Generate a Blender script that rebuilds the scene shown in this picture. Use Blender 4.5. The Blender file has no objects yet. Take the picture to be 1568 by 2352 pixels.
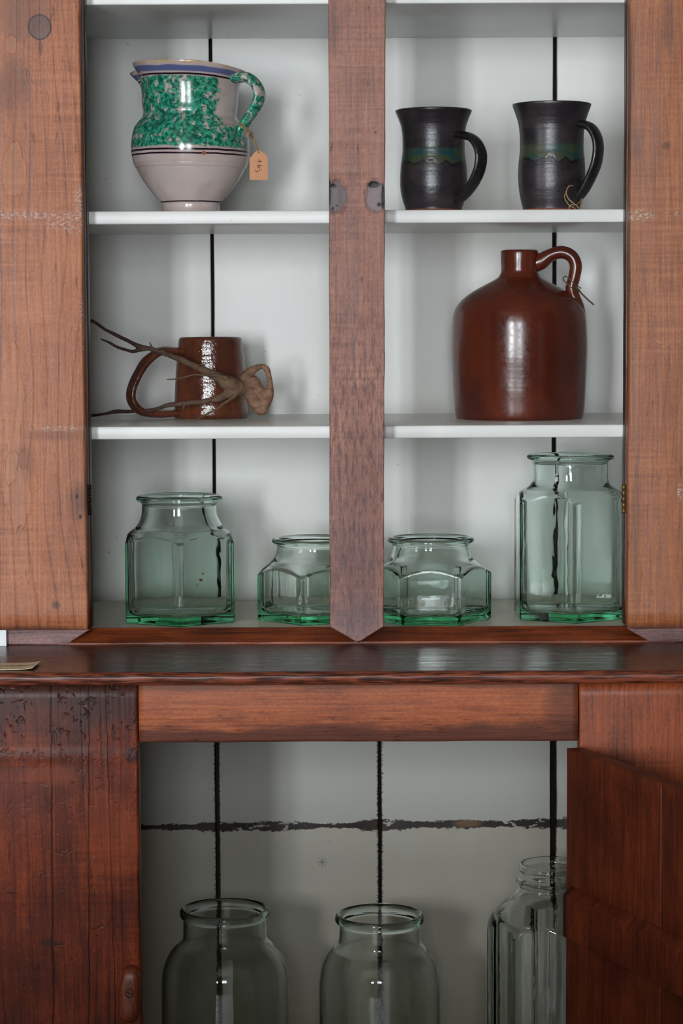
import bpy, bmesh, math, random
from mathutils import Vector, Matrix
from mathutils import noise as mnoise

random.seed(7)
scene = bpy.context.scene
col = scene.collection

# ------------------------------------------------------------------ camera
FPX = 5553.0                                   # focal length in pixels of the 1568x2352 frame (85 mm)
W_, H_ = 1568.0, 2352.0
PITCH = math.atan(450.0 / FPX)                 # looking slightly down
ROLL = math.radians(0.25)
CAM = Vector((0.0, -2.524, 0.0))
_F = Vector((0, math.cos(PITCH), -math.sin(PITCH)))
_U0 = Vector((0, math.sin(PITCH), math.cos(PITCH)))
_R0 = Vector((1, 0, 0))
_R = _R0 * math.cos(ROLL) - _U0 * math.sin(ROLL)
_U = _U0 * math.cos(ROLL) + _R0 * math.sin(ROLL)
cam_data = bpy.data.cameras.new('camera')
cam_data.sensor_fit = 'VERTICAL'
cam_data.sensor_height = 36.0
cam_data.lens = FPX * 36.0 / H_
cam_data.clip_start = 0.05
cam = bpy.data.objects.new('camera', cam_data)
col.objects.link(cam)
cam.matrix_world = Matrix(((_R.x, _U.x, -_F.x, CAM.x), (_R.y, _U.y, -_F.y, CAM.y),
                           (_R.z, _U.z, -_F.z, CAM.z), (0, 0, 0, 1)))
scene.camera = cam

# ------------------------------------------------------------------ light and exposure
world = bpy.data.worlds.new('world')
scene.world = world
world.use_nodes = True
world.node_tree.nodes['Background'].inputs[0].default_value = (0.62, 0.74, 0.9, 1)
world.node_tree.nodes['Background'].inputs[1].default_value = 0.6

def area(name, loc, target, sx, sy, power, color):
    l = bpy.data.lights.new(name, 'AREA')
    l.shape = 'RECTANGLE'; l.size = sx; l.size_y = sy; l.energy = power; l.color = color
    o = bpy.data.objects.new(name, l); col.objects.link(o)
    o.location = loc
    o.rotation_euler = (Vector(target) - Vector(loc)).to_track_quat('-Z', 'Y').to_euler()
    return o
# daylight just outside the two windows of the room (behind the camera, and on its left)
WINS = [dict(x0=-1.50, x1=-1.08, z0=-0.42, z1=0.80, power=125), dict(x0=-0.45, x1=0.25, z0=-0.50, z1=0.90, power=60)]
W2 = dict(y0=-3.05, y1=-2.25, z0=-0.35, z1=0.90)
for w in WINS:
    xm, zm = (w['x0'] + w['x1']) / 2, (w['z0'] + w['z1']) / 2
    area('daylight_rear', (xm, -4.85, zm), (xm, 0, zm), w['x1'] - w['x0'], w['z1'] - w['z0'], w['power'], (0.905, 0.955, 1.0))
area('daylight_side', (-2.85, -2.65, 0.27), (0, -2.65, 0.27), 0.8, 1.25, 26, (0.905, 0.955, 1.0))
scene.cycles.max_bounces = 12
scene.cycles.adaptive_threshold = 0.08
world.cycles.sampling_method = 'NONE'
scene.cycles.diffuse_bounces = 3
scene.cycles.glossy_bounces = 3
scene.cycles.blur_glossy = 0.0
scene.cycles.transmission_bounces = 12

scene.view_settings.view_transform = 'Standard'
scene.view_settings.look = 'None'
scene.view_settings.exposure = 0.34
scene.view_settings.gamma = 1.0
scene.view_settings.use_curve_mapping = False

# ------------------------------------------------------------------ geometry helpers
def ray(px, py):
    return _F + _R * ((px - W_ / 2) / FPX) + _U * (-(py - H_ / 2) / FPX)
def P(px, py, Y):                              # point of the photograph at the depth Y
    d = ray(px, py); return CAM + d * ((Y - CAM.y) / d.y)
def PZ(px, py, z):                             # point of the photograph on the level z
    d = ray(px, py); return CAM + d * ((z - CAM.z) / d.z)
def MPP(py, Y):                                # metres for one pixel
    d = ray(W_ / 2, py); return ((Y - CAM.y) / d.y) / FPX

def link(name, me, mat=None, parent=None):
    o = bpy.data.objects.new(name, me); col.objects.link(o)
    if mat is not None:
        me.materials.clear(); me.materials.append(mat)
    if parent is not None:
        o.parent = parent
        o.matrix_parent_inverse = parent_world(parent).inverted()
    return o
def parent_world(o):
    m = Matrix.LocRotScale(o.location, o.rotation_euler, o.scale)
    if o.parent is not None:
        m = parent_world(o.parent) @ o.matrix_parent_inverse @ m
    return m
def tag(o, label, cat, group=None, kind=None):
    o['label'] = label
    if cat: o['category'] = cat
    if group: o['group'] = group
    if kind: o['kind'] = kind
    return o
def empty(name, loc, label, cat, group=None):
    o = bpy.data.objects.new(name, None); col.objects.link(o)
    o.location = loc; o.empty_display_size = 0.03
    return tag(o, label, cat, group)
def mesh(name, verts, faces, smooth=False):
    me = bpy.data.meshes.new(name); me.from_pydata([tuple(v) for v in verts], [], faces); me.update()
    if smooth:
        for p in me.polygons: p.use_smooth = True
    return me
def fixn(me):
    bm = bmesh.new(); bm.from_mesh(me); bmesh.ops.recalc_face_normals(bm, faces=bm.faces); bm.to_mesh(me); bm.free()
    return me
def fbm(p, s, seed=0.0):
    return mnoise.noise(Vector((p[0] * s + seed * 3.1, p[1] * s - seed * 1.7, p[2] * s + seed * 5.3)))

def board(name, c8, mat, parent, axis='z', n=24, bevel=0.0022, wob=0.0006, seed=0):
    """a plank: c8 gives the two end rectangles as (a0, a1): each a list of four corner points in order;
    swept along its length with rounded arrises and a slightly uneven, hand-planed surface"""
    e0, e1 = [ [Vector(q) for q in e] for e in c8 ]
    verts, faces = [], []
    def ring(e):
        pts = []
        for i in range(4):
            p, a, b = e[i], e[i - 1], e[(i + 1) % 4]
            da = (a - p); db = (b - p)
            ba = min(bevel, da.length * .4); bb = min(bevel, db.length * .4)
            da = da.normalized() * ba; db = db.normalized() * bb
            for k in range(4):
                t = k / 3 * math.pi / 2
                pts.append(p + da * (1 - math.sin(t)) + db * (1 - math.cos(t)))
        return pts
    r0, r1 = ring(e0), ring(e1)
    m = len(r0)
    L = (e1[0] - e0[0]).length
    c0 = sum(e0, Vector()) / 4; c1 = sum(e1, Vector()) / 4
    for j in range(n + 1):
        t = j / n
        k = 1.0
        tt = t
        cen = c0.lerp(c1, t)
        endk = 1.0
        for i in range(m):
            p = r0[i].lerp(r1[i], tt)
            dirv = (p - cen).normalized()
            w = wob * fbm(p, 9, seed) + wob * .5 * fbm(p, 31, seed + 2)
            p = p + dirv * w
            verts.append(p)
    for j in range(n):
        for i in range(m):
            a = j * m + i; b = j * m + (i + 1) % m
            faces.append((a, b, b + m, a + m))
    # rounded ends
    for base, e, sgn in ((0, c0, -1), (n * m, c1, 1)):
        ax = (c1 - c0).normalized() * sgn * 0
        s = len(verts)
        faces.append(tuple(range(base, base + m)) if sgn > 0 else tuple(reversed(range(base, base + m))))
    me = mesh(name, verts, faces, True)
    fixn(me)
    o = link(name, me, mat, parent)
    flat_ends(me)
    return o
def flat_ends(me):
    for p in me.polygons:
        if len(p.vertices) > 4: p.use_smooth = False
def vboard(name, x0, x1, y0, y1, z0, z1, mat, parent, **k):      # grain upright; x0/x1 may be (bottom, top) pairs
    xb0, xt0 = x0 if isinstance(x0, tuple) else (x0, x0)
    xb1, xt1 = x1 if isinstance(x1, tuple) else (x1, x1)
    return board(name, ([(xb0, y0, z0), (xb1, y0, z0), (xb1, y1, z0), (xb0, y1, z0)],
                        [(xt0, y0, z1), (xt1, y0, z1), (xt1, y1, z1), (xt0, y1, z1)]), mat, parent, **k)
def hboard(name, x0, x1, y0, y1, z0, z1, mat, parent, **k):      # grain along x
    return board(name, ([(x0, y0, z0), (x0, y1, z0), (x0, y1, z1), (x0, y0, z1)],
                        [(x1, y0, z0), (x1, y1, z0), (x1, y1, z1), (x1, y0, z1)]), mat, parent, **k)
def dboard(name, x0, x1, y0, y1, z0, z1, mat, parent, **k):      # grain along y
    return board(name, ([(x0, y0, z0), (x1, y0, z0), (x1, y0, z1), (x0, y0, z1)],
                        [(x0, y1, z0), (x1, y1, z0), (x1, y1, z1), (x0, y1, z1)]), mat, parent, **k)
def prism(name, poly, y0, y1, mat, parent, bevel=0.0015):        # an outline in x, z given thickness in y
    n = len(poly)
    verts = [(x, y0, z) for x, z in poly] + [(x, y1, z) for x, z in poly]
    faces = [tuple(range(n)), tuple(reversed(range(n, 2 * n)))]
    for i in range(n): faces.append((i, i + n, (i + 1) % n + n, (i + 1) % n))
    me = fixn(mesh(name, verts, faces))
    o = link(name, me, mat, parent)
    if bevel:
        b = o.modifiers.new('bevel', 'BEVEL'); b.width = bevel; b.segments = 3; b.limit_method = 'ANGLE'
        for p in me.polygons: p.use_smooth = True
        b.harden_normals = False
        es = o.modifiers.new('edges', 'WEIGHTED_NORMAL')
    return o

def crom(pts, n=6):                                              # smooth curve through control tuples
    out = []
    k = len(pts)
    for i in range(k - 1):
        p0 = pts[max(i - 1, 0)]; p1 = pts[i]; p2 = pts[i + 1]; p3 = pts[min(i + 2, k - 1)]
        for j in range(n):
            t = j / n
            out.append(tuple(0.5 * ((2 * b) + (-a + c) * t + (2 * a - 5 * b + 4 * c - d) * t * t + (-a + 3 * b - 3 * c + d) * t ** 3)
                             for a, b, c, d in zip(p0, p1, p2, p3)))
    out.append(tuple(pts[-1]))
    return out

def lathe(name, prof, mat, parent, seg=96, center=(0, 0), rfun=None, zfun=None, pv=None, angs=None):
    """prof: list of (r, z); rfun(theta, i, r) may change the radius; pv: a value for each profile point stored as attribute"""
    cx, cy = center
    if angs: seg = len(angs)
    verts, faces, att, ang = [], [], [], []
    rings = []
    for i, (r, z) in enumerate(prof):
        if r < 1e-6:
            rings.append([len(verts)]); verts.append((cx, cy, z)); att.append(pv[i] if pv else 0); ang.append(0)
        else:
            row = []
            for j in range(seg):
                th = angs[j] if angs else 2 * math.pi * j / seg
                rr = rfun(th, i, r) if rfun else r
                zz = zfun(th, rr, i, z) if zfun else z
                row.append(len(verts)); verts.append((cx + rr * math.cos(th), cy + rr * math.sin(th), zz))
                att.append(pv[i] if pv else 0); ang.append(th if th <= math.pi else th - 2 * math.pi)
            rings.append(row)
    for a, b in zip(rings, rings[1:]):
        if len(a) == 1 and len(b) == 1: continue
        for j in range(seg):
            k = (j + 1) % seg
            if len(a) == 1: faces.append((a[0], b[k], b[j]))
            elif len(b) == 1: faces.append((a[j], a[k], b[0]))
            else: faces.append((a[j], a[k], b[k], b[j]))
    me = mesh(name, verts, faces, True)
    if pv:
        at = me.attributes.new('pv', 'FLOAT', 'POINT'); at.data.foreach_set('value', att)
        at = me.attributes.new('ang', 'FLOAT', 'POINT'); at.data.foreach_set('value', ang)
    fixn(me)
    return link(name, me, mat, parent)

def tube_data(path, rad, seg=10, wide=None, side=None, close=False):
    """swept ellipse along path; rad list (thickness), wide list (half width along side)"""
    path = [Vector(p) for p in path]
    n = len(path); verts, faces = [], []
    prev = None
    for i, p in enumerate(path):
        t = (path[min(i + 1, n - 1)] - path[max(i - 1, 0)]).normalized()
        if side is not None:
            b = Vector(side); b = (b - t * b.dot(t)).normalized()
        else:
            b = prev if prev is not None else (Vector((0, 1, 0)) if abs(t.y) < .9 else Vector((1, 0, 0)))
            b = (b - t * b.dot(t)).normalized()
        prev = b
        nn = t.cross(b)
        r = rad[i] if not isinstance(rad, (int, float)) else rad
        w = (wide[i] if not isinstance(wide, (int, float)) else wide) if wide is not None else r
        for j in range(seg):
            a = 2 * math.pi * j / seg
            verts.append(p + b * (math.cos(a) * w) + nn * (math.sin(a) * r))
    for i in range(n - 1):
        for j in range(seg):
            a = i * seg + j; b2 = i * seg + (j + 1) % seg
            faces.append((a, b2, b2 + seg, a + seg))
    faces.append(tuple(reversed(range(seg)))); faces.append(tuple(range((n - 1) * seg, n * seg)))
    return verts, faces
def tube(name, path, rad, mat, parent, **k):
    v, f = tube_data(path, rad, **k)
    return link(name, fixn(mesh(name, v, f, True)), mat, parent)
def tubes(name, lst, mat, parent):                               # several strands of one thing
    V, Fc = [], []
    for path, rad, kw in lst:
        v, f = tube_data(path, rad, **kw)
        o = len(V); V += v; Fc += [tuple(i + o for i in q) for q in f]
    return link(name, fixn(mesh(name, V, Fc, True)), mat, parent)

# ------------------------------------------------------------------ material helpers
def C(r, g, b):
    f = lambda c: (c / 255 / 12.92) if c / 255 <= .04045 else ((c / 255 + .055) / 1.055) ** 2.4
    return (f(r), f(g), f(b), 1)
class M:
    def __init__(s, name):
        s.m = bpy.data.materials.new(name); s.m.use_nodes = True; s.t = s.m.node_tree; s.t.nodes.clear()
        s.out = s.t.nodes.new('ShaderNodeOutputMaterial'); s._co = None; s.cache = {}
    def n(s, typ, **kw):
        nd = s.t.nodes.new(typ)
        for k, v in kw.items(): setattr(nd, k, v)
        return nd
    def put(s, sock, v):
        if isinstance(v, bpy.types.NodeSocket): s.t.links.new(v, sock)
        else: sock.default_value = v
    def co(s):
        if s._co is None: s._co = s.n('ShaderNodeTexCoord').outputs['Object']
        return s._co
    def xyz(s, v=None):
        nd = s.n('ShaderNodeSeparateXYZ'); s.put(nd.inputs[0], v or s.co()); return nd.outputs
    def vec(s, x, y, z):
        nd = s.n('ShaderNodeCombineXYZ'); [s.put(nd.inputs[i], v) for i, v in enumerate((x, y, z))]; return nd.outputs[0]
    def ma(s, op, a, b=0.0, c=0.0, clamp=False):
        nd = s.n('ShaderNodeMath', operation=op, use_clamp=clamp)
        for i, v in enumerate((a, b, c)): s.put(nd.inputs[i], v)
        return nd.outputs[0]
    def vm(s, v, k):
        nd = s.n('ShaderNodeVectorMath', operation='MULTIPLY'); s.put(nd.inputs[0], v); s.put(nd.inputs[1], k); return nd.outputs[0]
    def va(s, v, k):
        nd = s.n('ShaderNodeVectorMath', operation='ADD'); s.put(nd.inputs[0], v); s.put(nd.inputs[1], k); return nd.outputs[0]
    def noise(s, v=None, scale=1.0, detail=3.0, rough=.5, dist=0.0, color=False):
        nd = s.n('ShaderNodeTexNoise'); s.put(nd.inputs['Vector'], v or s.co())
        nd.inputs['Scale'].default_value = scale; nd.inputs['Detail'].default_value = detail
        nd.inputs['Roughness'].default_value = rough; nd.inputs['Distortion'].default_value = dist
        return nd.outputs['Color' if color else 'Fac']
    def mr(s, f, a, b, c=0.0, d=1.0, smooth=True):
        nd = s.n('ShaderNodeMapRange', interpolation_type='SMOOTHSTEP' if smooth else 'LINEAR')
        for i, v in enumerate((f, a, b, c, d)): s.put(nd.inputs[i], v)
        return nd.outputs[0]
    def mix(s, f, a, b, blend='MIX'):
        nd = s.n('ShaderNodeMix', data_type='RGBA', blend_type=blend)
        s.put(nd.inputs[0], f); s.put(nd.inputs[6], a); s.put(nd.inputs[7], b); return nd.outputs[2]
    def ramp(s, f, stops):
        nd = s.n('ShaderNodeValToRGB'); s.put(nd.inputs[0], f)
        e = nd.color_ramp.elements
        while len(e) < len(stops): e.new(.5)
        for el, (p, c) in zip(e, stops): el.position = p; el.color = c
        return nd.outputs[0]
    def bump(s, h, strength=.3, dist=.001, normal=None):
        nd = s.n('ShaderNodeBump'); nd.inputs['Strength'].default_value = strength; nd.inputs['Distance'].default_value = dist
        s.put(nd.inputs['Height'], h)
        if normal: s.put(nd.inputs['Normal'], normal)
        return nd.outputs[0]
    def bsdf(s, **kw):
        nd = s.n('ShaderNodeBsdfPrincipled')
        for k, v in kw.items(): s.put(nd.inputs[k.replace('_', ' ')], v)
        s.t.links.new(nd.outputs[0], s.out.inputs[0]); return nd
    def blob(s, c, rx, rz, soft=.35, warp=.35, wscale=120, stretch=(1, 1, 1)):
        """1 inside an uneven spot around the point c (x, z extents in metres), 0 outside"""
        if 'xyz' not in s.cache: s.cache['xyz'] = s.xyz()
        o = s.cache['xyz']
        dx = s.ma('DIVIDE', s.ma('SUBTRACT', o[0], c[0]), rx); dz = s.ma('DIVIDE', s.ma('SUBTRACT', o[2], c[2]), rz)
        d = s.ma('SQRT', s.ma('ADD', s.ma('MULTIPLY', dx, dx), s.ma('MULTIPLY', dz, dz)))
        if warp:
            key = (wscale, stretch)
            if key not in s.cache: s.cache[key] = s.noise(s.vm(s.co(), stretch), wscale, 3, .6)
            nz = s.cache[key]
            d = s.ma('ADD', d, s.ma('MULTIPLY', s.ma('SUBTRACT', nz, .5), warp * 2))
        return s.mr(d, 1 - soft, 1 + soft, 1.0, 0.0)

def wood(name, light, mid, dark, axis='z', seed=0.0, rough=.45, fine=1.0, ring=.35, chatter=.0, blotch=.5, blotchcol=None,
         bump=.35, spec=.4, coat=0.0, marks=None, ringfreq=55, pits=0.4):
    g = M(name)
    o = g.xyz()
    p = {'z': g.vec(o[0], o[1], o[2]), 'x': g.vec(o[2], o[1], o[0]), 'y': g.vec(o[0], o[2], o[1])}[axis]
    p = g.va(p, (seed * 1.37, seed * .61, seed * 2.23))
    pw = g.xyz(p)
    big = g.noise(g.vm(p, (5, 5, 1.6)), 1, 2, .5)
    # growth rings seen on the face: long wandering lines along the grain
    u = g.ma('ADD', g.ma('MULTIPLY', pw[0], ringfreq), g.ma('MULTIPLY', big, 9.0))
    rings = g.ma('ABSOLUTE', g.ma('SUBTRACT', g.ma('FRACT', u), .5))
    rings = g.mr(rings, .38, .5, 0, 1)
    fib = g.noise(g.vm(p, (420, 420, 14)), 1, 3, .6)
    fib2 = g.noise(g.vm(p, (130, 130, 5)), 1, 3, .6)
    bl = g.noise(g.vm(p, (16, 16, 9)), 1, 3, .65)
    f = g.ma('ADD', g.ma('MULTIPLY', g.ma('SUBTRACT', fib, .5), .8 * fine), g.ma('MULTIPLY', g.ma('SUBTRACT', fib2, .5), .45 * fine))
    f = g.ma('ADD', f, g.ma('MULTIPLY', g.ma('SUBTRACT', bl, .5), 1.6 * blotch))
    grit = g.noise(g.vm(p, (520, 520, 300)), 1, 2, .6)
    f = g.ma('ADD', f, g.ma('MULTIPLY', g.ma('SUBTRACT', grit, .5), .55))
    f = g.ma('ADD', f, .5)
    f = g.ma('SUBTRACT', f, g.ma('MULTIPLY', rings, ring * .45))
    if chatter:
        ch = g.noise(g.vm(p, (9, 9, 260)), 1, 3, .6)
        ch2 = g.noise(g.vm(p, (9, 9, 7)), 1, 2, .5)
        f = g.ma('ADD', f, g.ma('MULTIPLY', g.ma('MULTIPLY', g.ma('SUBTRACT', ch, .5), g.mr(ch2, .35, .65)), chatter))
    colr = g.ramp(f, [(.12, dark), (.5, mid), (.88, light)])
    if blotchcol:
        b2 = g.noise(g.vm(p, (10, 10, 5)), 1, 5, .65)
        colr = g.mix(g.mr(b2, .5, .72, 0, .75), colr, blotchcol)
    pit = g.noise(g.vm(p, (160, 160, 45)), 1, 2, .5)
    pitf = g.mr(pit, .68, .76, 0, pits)
    colr = g.mix(pitf, colr, (dark[0] * .35, dark[1] * .35, dark[2] * .35, 1))
    h = g.ma('ADD', g.ma('MULTIPLY', fib2, .45), g.ma('MULTIPLY', fib, .5))
    h = g.ma('SUBTRACT', h, g.ma('MULTIPLY', pitf, .8))
    h = g.ma('SUBTRACT', h, g.ma('MULTIPLY', rings, ring * .5))
    rgh = g.ma('ADD', rough, g.ma('MULTIPLY', g.ma('SUBTRACT', fib2, .5), .3))
    if marks:
        colr, h, rgh = marks(g, colr, h, rgh)
    g.bsdf(Base_Color=colr, Roughness=rgh, Specular_IOR_Level=spec, Coat_Weight=coat, Coat_Roughness=.25,
           Normal=g.bump(h, bump, .0012))
    return g.m

# ------------------------------------------------------------------ levels and planes of the cupboard
SHY = 0.045                                    # front edges of the shelves
BKY = 0.360                                    # face of the back boards
Z_SH1B = P(784, 9, SHY).z                      # underside of the top shelf in view
Z_SH2T = P(784, 483, SHY).z; Z_SH2B = P(784, 513, SHY).z
Z_SH3T = P(784, 978, SHY).z; Z_SH3B = P(784, 1007, SHY).z
Z_BOT = P(784, 1377, BKY).z                    # bottom board of the upper part
Z_CT = P(784, 1479, 0.0).z                     # worktop
Y_CT = PZ(784, 1544, Z_CT).y                   # its front edge
Z_CTB = P(784, 1574, Y_CT).z
Y_LO = Y_CT + 0.014                            # front of the lower part
XL = 0.5 * (P(185, 0, 0).x + P(198, 1440, 0).x)
XR = 0.5 * (P(1447, 0, 0).x + P(1441, 1440, 0).x)
Z_RAILB = P(784, 1705, Y_LO).z
Z_LFLOOR = -0.925
Z_FLOOR = -1.20
Z_TOP = 0.72
XSL, XSR = -0.330, 0.356                       # inner faces of the upper cupboard's sides

# ------------------------------------------------------------------ materials of the cupboard
def marks_left_stile(g, c, h, r):
    # smears of white paint beside the shelves, the knot, worn light patches
    nz = g.noise(g.vm(g.co(), (240, 240, 420)), 1, 5, .75)
    for (px, py, rx, rz, k) in ((60, 495, 150, 9, .62), (165, 515, 55, 18, .55), (185, 460, 14, 34, .6), (150, 985, 75, 6, .6), (188, 720, 6, 90, .35), (60, 15, 8, 8, .1), (190, 250, 4, 240, .3)):
        b = g.blob(P(px, py, 0), rx * .00045, rz * .00045, .5, .3, 200)
        c = g.mix(g.ma('MULTIPLY', b, g.mr(nz, .62 - k * .25, .72 - k * .1, 0, .8)), c, C(205, 200, 196))
    kb = g.blob(P(91, 62, 0), .0115, .0125, .06, .05, 60)
    ring = g.ma('SUBTRACT', g.blob(P(91, 62, 0), .0122, .0132, .06, .05, 60), g.blob(P(91, 62, 0), .0108, .0116, .06, .05, 60), clamp=True)
    c = g.mix(g.ma('MULTIPLY', kb, .85), c, C(112, 84, 78))
    c = g.mix(ring, c, C(45, 30, 30))
    ck = g.blob(P(93, 108, 0), .0022, .008, .3, .3, 150)
    c = g.mix(g.ma('MULTIPLY', ck, .7), c, C(84, 44, 30))
    for (px, py, rx, ry, k) in ((50, 30, 75, 60, .45), (30, 200, 40, 60, .4), (180, 1150, 22, 40, .55), (128, 1390, 9, 9, .8), (50, 1060, 30, 40, .4), (120, 1000, 60, 12, .35), (60, 1445, 130, 7, .6)):
        b = g.blob(P(px, py, 0), rx * .00045, ry * .00045, .6, .5, 70)
        c = g.mix(g.ma('MULTIPLY', b, k), c, C(74, 50, 44))
    # raised tongues of lighter early wood
    for (px, py, rx, ry) in ((28, 395, 20, 60), (28, 930, 24, 140), (40, 1150, 30, 95), (30, 100, 12, 22)):
        b = g.blob(P(px, py, 0), rx * .00045, ry * .00045, .05, 2.2, 34, (1, 1, .3))
        c = g.mix(g.ma('MULTIPLY', b, .2), c, C(206, 146, 112))
        h = g.ma('ADD', h, g.ma('MULTIPLY', b, .9))
    for (px, py) in ((177, 1140), (185, 1187)):
        c = g.mix(g.blob(P(px, py, 0), .0016, .0024, .2, .1), c, C(24, 12, 10))
    return c, h, r
def marks_right_stile(g, c, h, r):
    nz = g.noise(g.vm(g.co(), (240, 240, 420)), 1, 5, .75)
    for (px, py, rx, rz, k) in ((1465, 495, 38, 12, .8), (1530, 492, 60, 6, .5), (1500, 760, 40, 70, .2), (1540, 790, 40, 10, .35), (1490, 870, 18, 40, .25), (1560, 1130, 5, 18, .9)):
        b = g.blob(P(px, py, 0), rx * .00045, rz * .00045, .5, .3, 200)
        c = g.mix(g.ma('MULTIPLY', b, g.mr(nz, .66 - k * .25, .74 - k * .1, 0, .85)), c, C(196, 198, 184))
    for (px, py, rx, ry, k) in ((1450, 170, 8, 120, .5), (1452, 330, 20, 40, .4), (1460, 1230, 10, 200, .35), (1535, 60, 14, 50, .4), (1530, 335, 10, 8, .6), (1500, 1440, 90, 8, .5)):
        b = g.blob(P(px, py, 0), rx * .00045, ry * .00045, .6, .5, 70)
        c = g.mix(g.ma('MULTIPLY', b, k), c, C(74, 50, 44))
    return c, h, r
def marks_mid_stile(g, c, h, r):
    nz = g.noise(g.vm(g.co(), (260, 260, 60)), 1, 4, .65)
    zz = g.xyz()[2]
    low = g.mr(zz, P(820, 520, 0).z, P(820, 900, 0).z, 0, 1)
    c = g.mix(g.ma('MULTIPLY', g.mr(nz, .46, .62, 0, .75), low), c, C(92, 58, 56))
    for (px, py, rx, ry, k, cc) in ((772, 452, 25, 36, .9, C(98, 92, 94)), (862, 452, 24, 36, .9, C(128, 116, 122)), (765, 60, 14, 60, .5, C(84, 66, 68)), (820, 1300, 55, 150, .45, C(86, 68, 74)),
                                    (820, 1430, 70, 45, .5, C(92, 78, 84)), (815, 200, 50, 40, .25, C(90, 64, 54)), (840, 1060, 50, 120, .3, C(92, 60, 54))):
        b = g.blob(P(px, py, 0), rx * .00045, ry * .00045, (.22 if k > .8 else .6), (.5 if k > .8 else .25), (150 if k > .8 else 70))
        c = g.mix(g.ma('MULTIPLY', b, k), c, cc)
        if k > .8: h = g.ma('SUBTRACT', h, g.ma('MULTIPLY', b, 4))
    for (px, py, rx, ry) in ((765, 427, 9, 5), (858, 424, 14, 8), (870, 470, 5, 5), (764, 479, 4, 4), (773, 472, 3, 3), (879, 452, 4, 30), (862, 304, 2.5, 2.5), (824, 1474, 4, 3), (757, 440, 3, 34)):
        c = g.mix(g.blob(P(px, py, 0), rx * .00045, ry * .00045, .3, .3, 200), c, C(26, 15, 12))
    return c, h, r
def marks_rail(g, c, h, r):
    nz = g.noise(g.vm(g.co(), (14, 60, 90)), 1, 4, .6)
    o = g.xyz()
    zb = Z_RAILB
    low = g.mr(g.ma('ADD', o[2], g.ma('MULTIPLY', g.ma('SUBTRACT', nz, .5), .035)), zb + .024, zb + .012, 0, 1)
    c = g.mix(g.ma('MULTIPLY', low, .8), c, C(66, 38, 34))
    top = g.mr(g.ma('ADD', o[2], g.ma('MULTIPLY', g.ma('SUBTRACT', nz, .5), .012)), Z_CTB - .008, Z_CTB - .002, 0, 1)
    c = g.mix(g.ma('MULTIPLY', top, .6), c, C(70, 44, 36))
    b = g.blob(P(1300, 1625, Y_LO), .018, .026, .5, .5, 60)
    c = g.mix(g.ma('MULTIPLY', b, .6), c, C(70, 42, 36))
    ch = g.noise(g.vm(g.co(), (45, 10, 330)), 1, 3, .6)
    chips = g.ma('MULTIPLY', g.mr(ch, .62, .70, 0, 1), g.mr(o[2], zb + .030, zb + .016, 0, 1))
    c = g.mix(g.ma('MULTIPLY', chips, .6), c, C(40, 20, 17))
    h = g.ma('SUBTRACT', h, g.ma('MULTIPLY', chips, 2.5))
    return c, h, r
def marks_lower_left(g, c, h, r):
    o = g.xyz()
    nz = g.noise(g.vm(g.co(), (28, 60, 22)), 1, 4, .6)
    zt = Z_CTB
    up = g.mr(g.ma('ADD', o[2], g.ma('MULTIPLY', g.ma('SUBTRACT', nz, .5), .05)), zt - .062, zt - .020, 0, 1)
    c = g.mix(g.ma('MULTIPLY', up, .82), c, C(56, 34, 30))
    # dents and gouges of the battered top
    dn = g.noise(g.vm(g.co(), (75, 75, 95)), 1, 3, .62, .6)
    dn2 = g.noise(g.vm(g.co(), (160, 160, 60)), 1, 2, .5, .8)
    dent = g.ma('MULTIPLY', g.ma('MAXIMUM', g.mr(dn, .60, .68, 0, 1), g.mr(dn2, .63, .70, 0, 1)), g.mr(o[2], zt - .085, zt - .045, .12, 1))
    g2 = g.noise(g.vm(g.co(), (60, 60, 150)), 1, 2, .5, .5)
    dent = g.ma('MAXIMUM', dent, g.mr(g2, .70, .76, 0, .6))
    c = g.mix(g.ma('MULTIPLY', dent, .75), c, C(38, 22, 20))
    h = g.ma('SUBTRACT', h, g.ma('MULTIPLY', dent, 2.2))
    # two long drying cracks
    for (px0, px1, w) in ((117, 122, .0009), (204, 205, .0008), (243, 262, .0007)):
        a, b = P(px0, 1590, Y_LO), P(px1, 2200, Y_LO)
        k = (b.x - a.x) / (b.z - a.z)
        wob = g.noise(g.vm(g.co(), (0, 0, 40)), 1, 2, .5)
        xx = g.ma('SUBTRACT', g.ma('SUBTRACT', o[0], a.x), g.ma('MULTIPLY', g.ma('SUBTRACT', o[2], a.z), k))
        xx = g.ma('ABSOLUTE', g.ma('ADD', xx, g.ma('MULTIPLY', g.ma('SUBTRACT', wob, .5), .004)))
        cr = g.mr(xx, w * .4, w, 1, 0)
        c = g.mix(g.ma('MULTIPLY', cr, .8), c, C(24, 12, 10))
        h = g.ma('SUBTRACT', h, g.ma('MULTIPLY', cr, 3))
    # the smooth ridge where the planed face begins
    rd = g.mr(g.ma('ABSOLUTE', g.ma('SUBTRACT', o[2], P(160, 1738, Y_LO).z)), 0, .011, 1, 0)
    h = g.ma('ADD', h, g.ma('MULTIPLY', g.ma('MULTIPLY', rd, g.mr(nz, .3, .6, .3, 1)), 1.4))
    for (px, py, rx, ry, k, cc) in ((303, 1735, 16, 22, .9, C(52, 28, 30)), (260, 1930, 70, 90, .35, C(150, 70, 34)), (115, 2165, 22, 9, .7, C(46, 34, 32)), (40, 1830, 60, 60, .3, C(110, 52, 44)), (120, 1780, 60, 25, .35, C(150, 70, 36))):
        b = g.blob(P(px, py, Y_LO), rx * .00043, ry * .00043, .4, .5, 80)
        c = g.mix(g.ma('MULTIPLY', b, k), c, cc)
    return c, h, r
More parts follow.
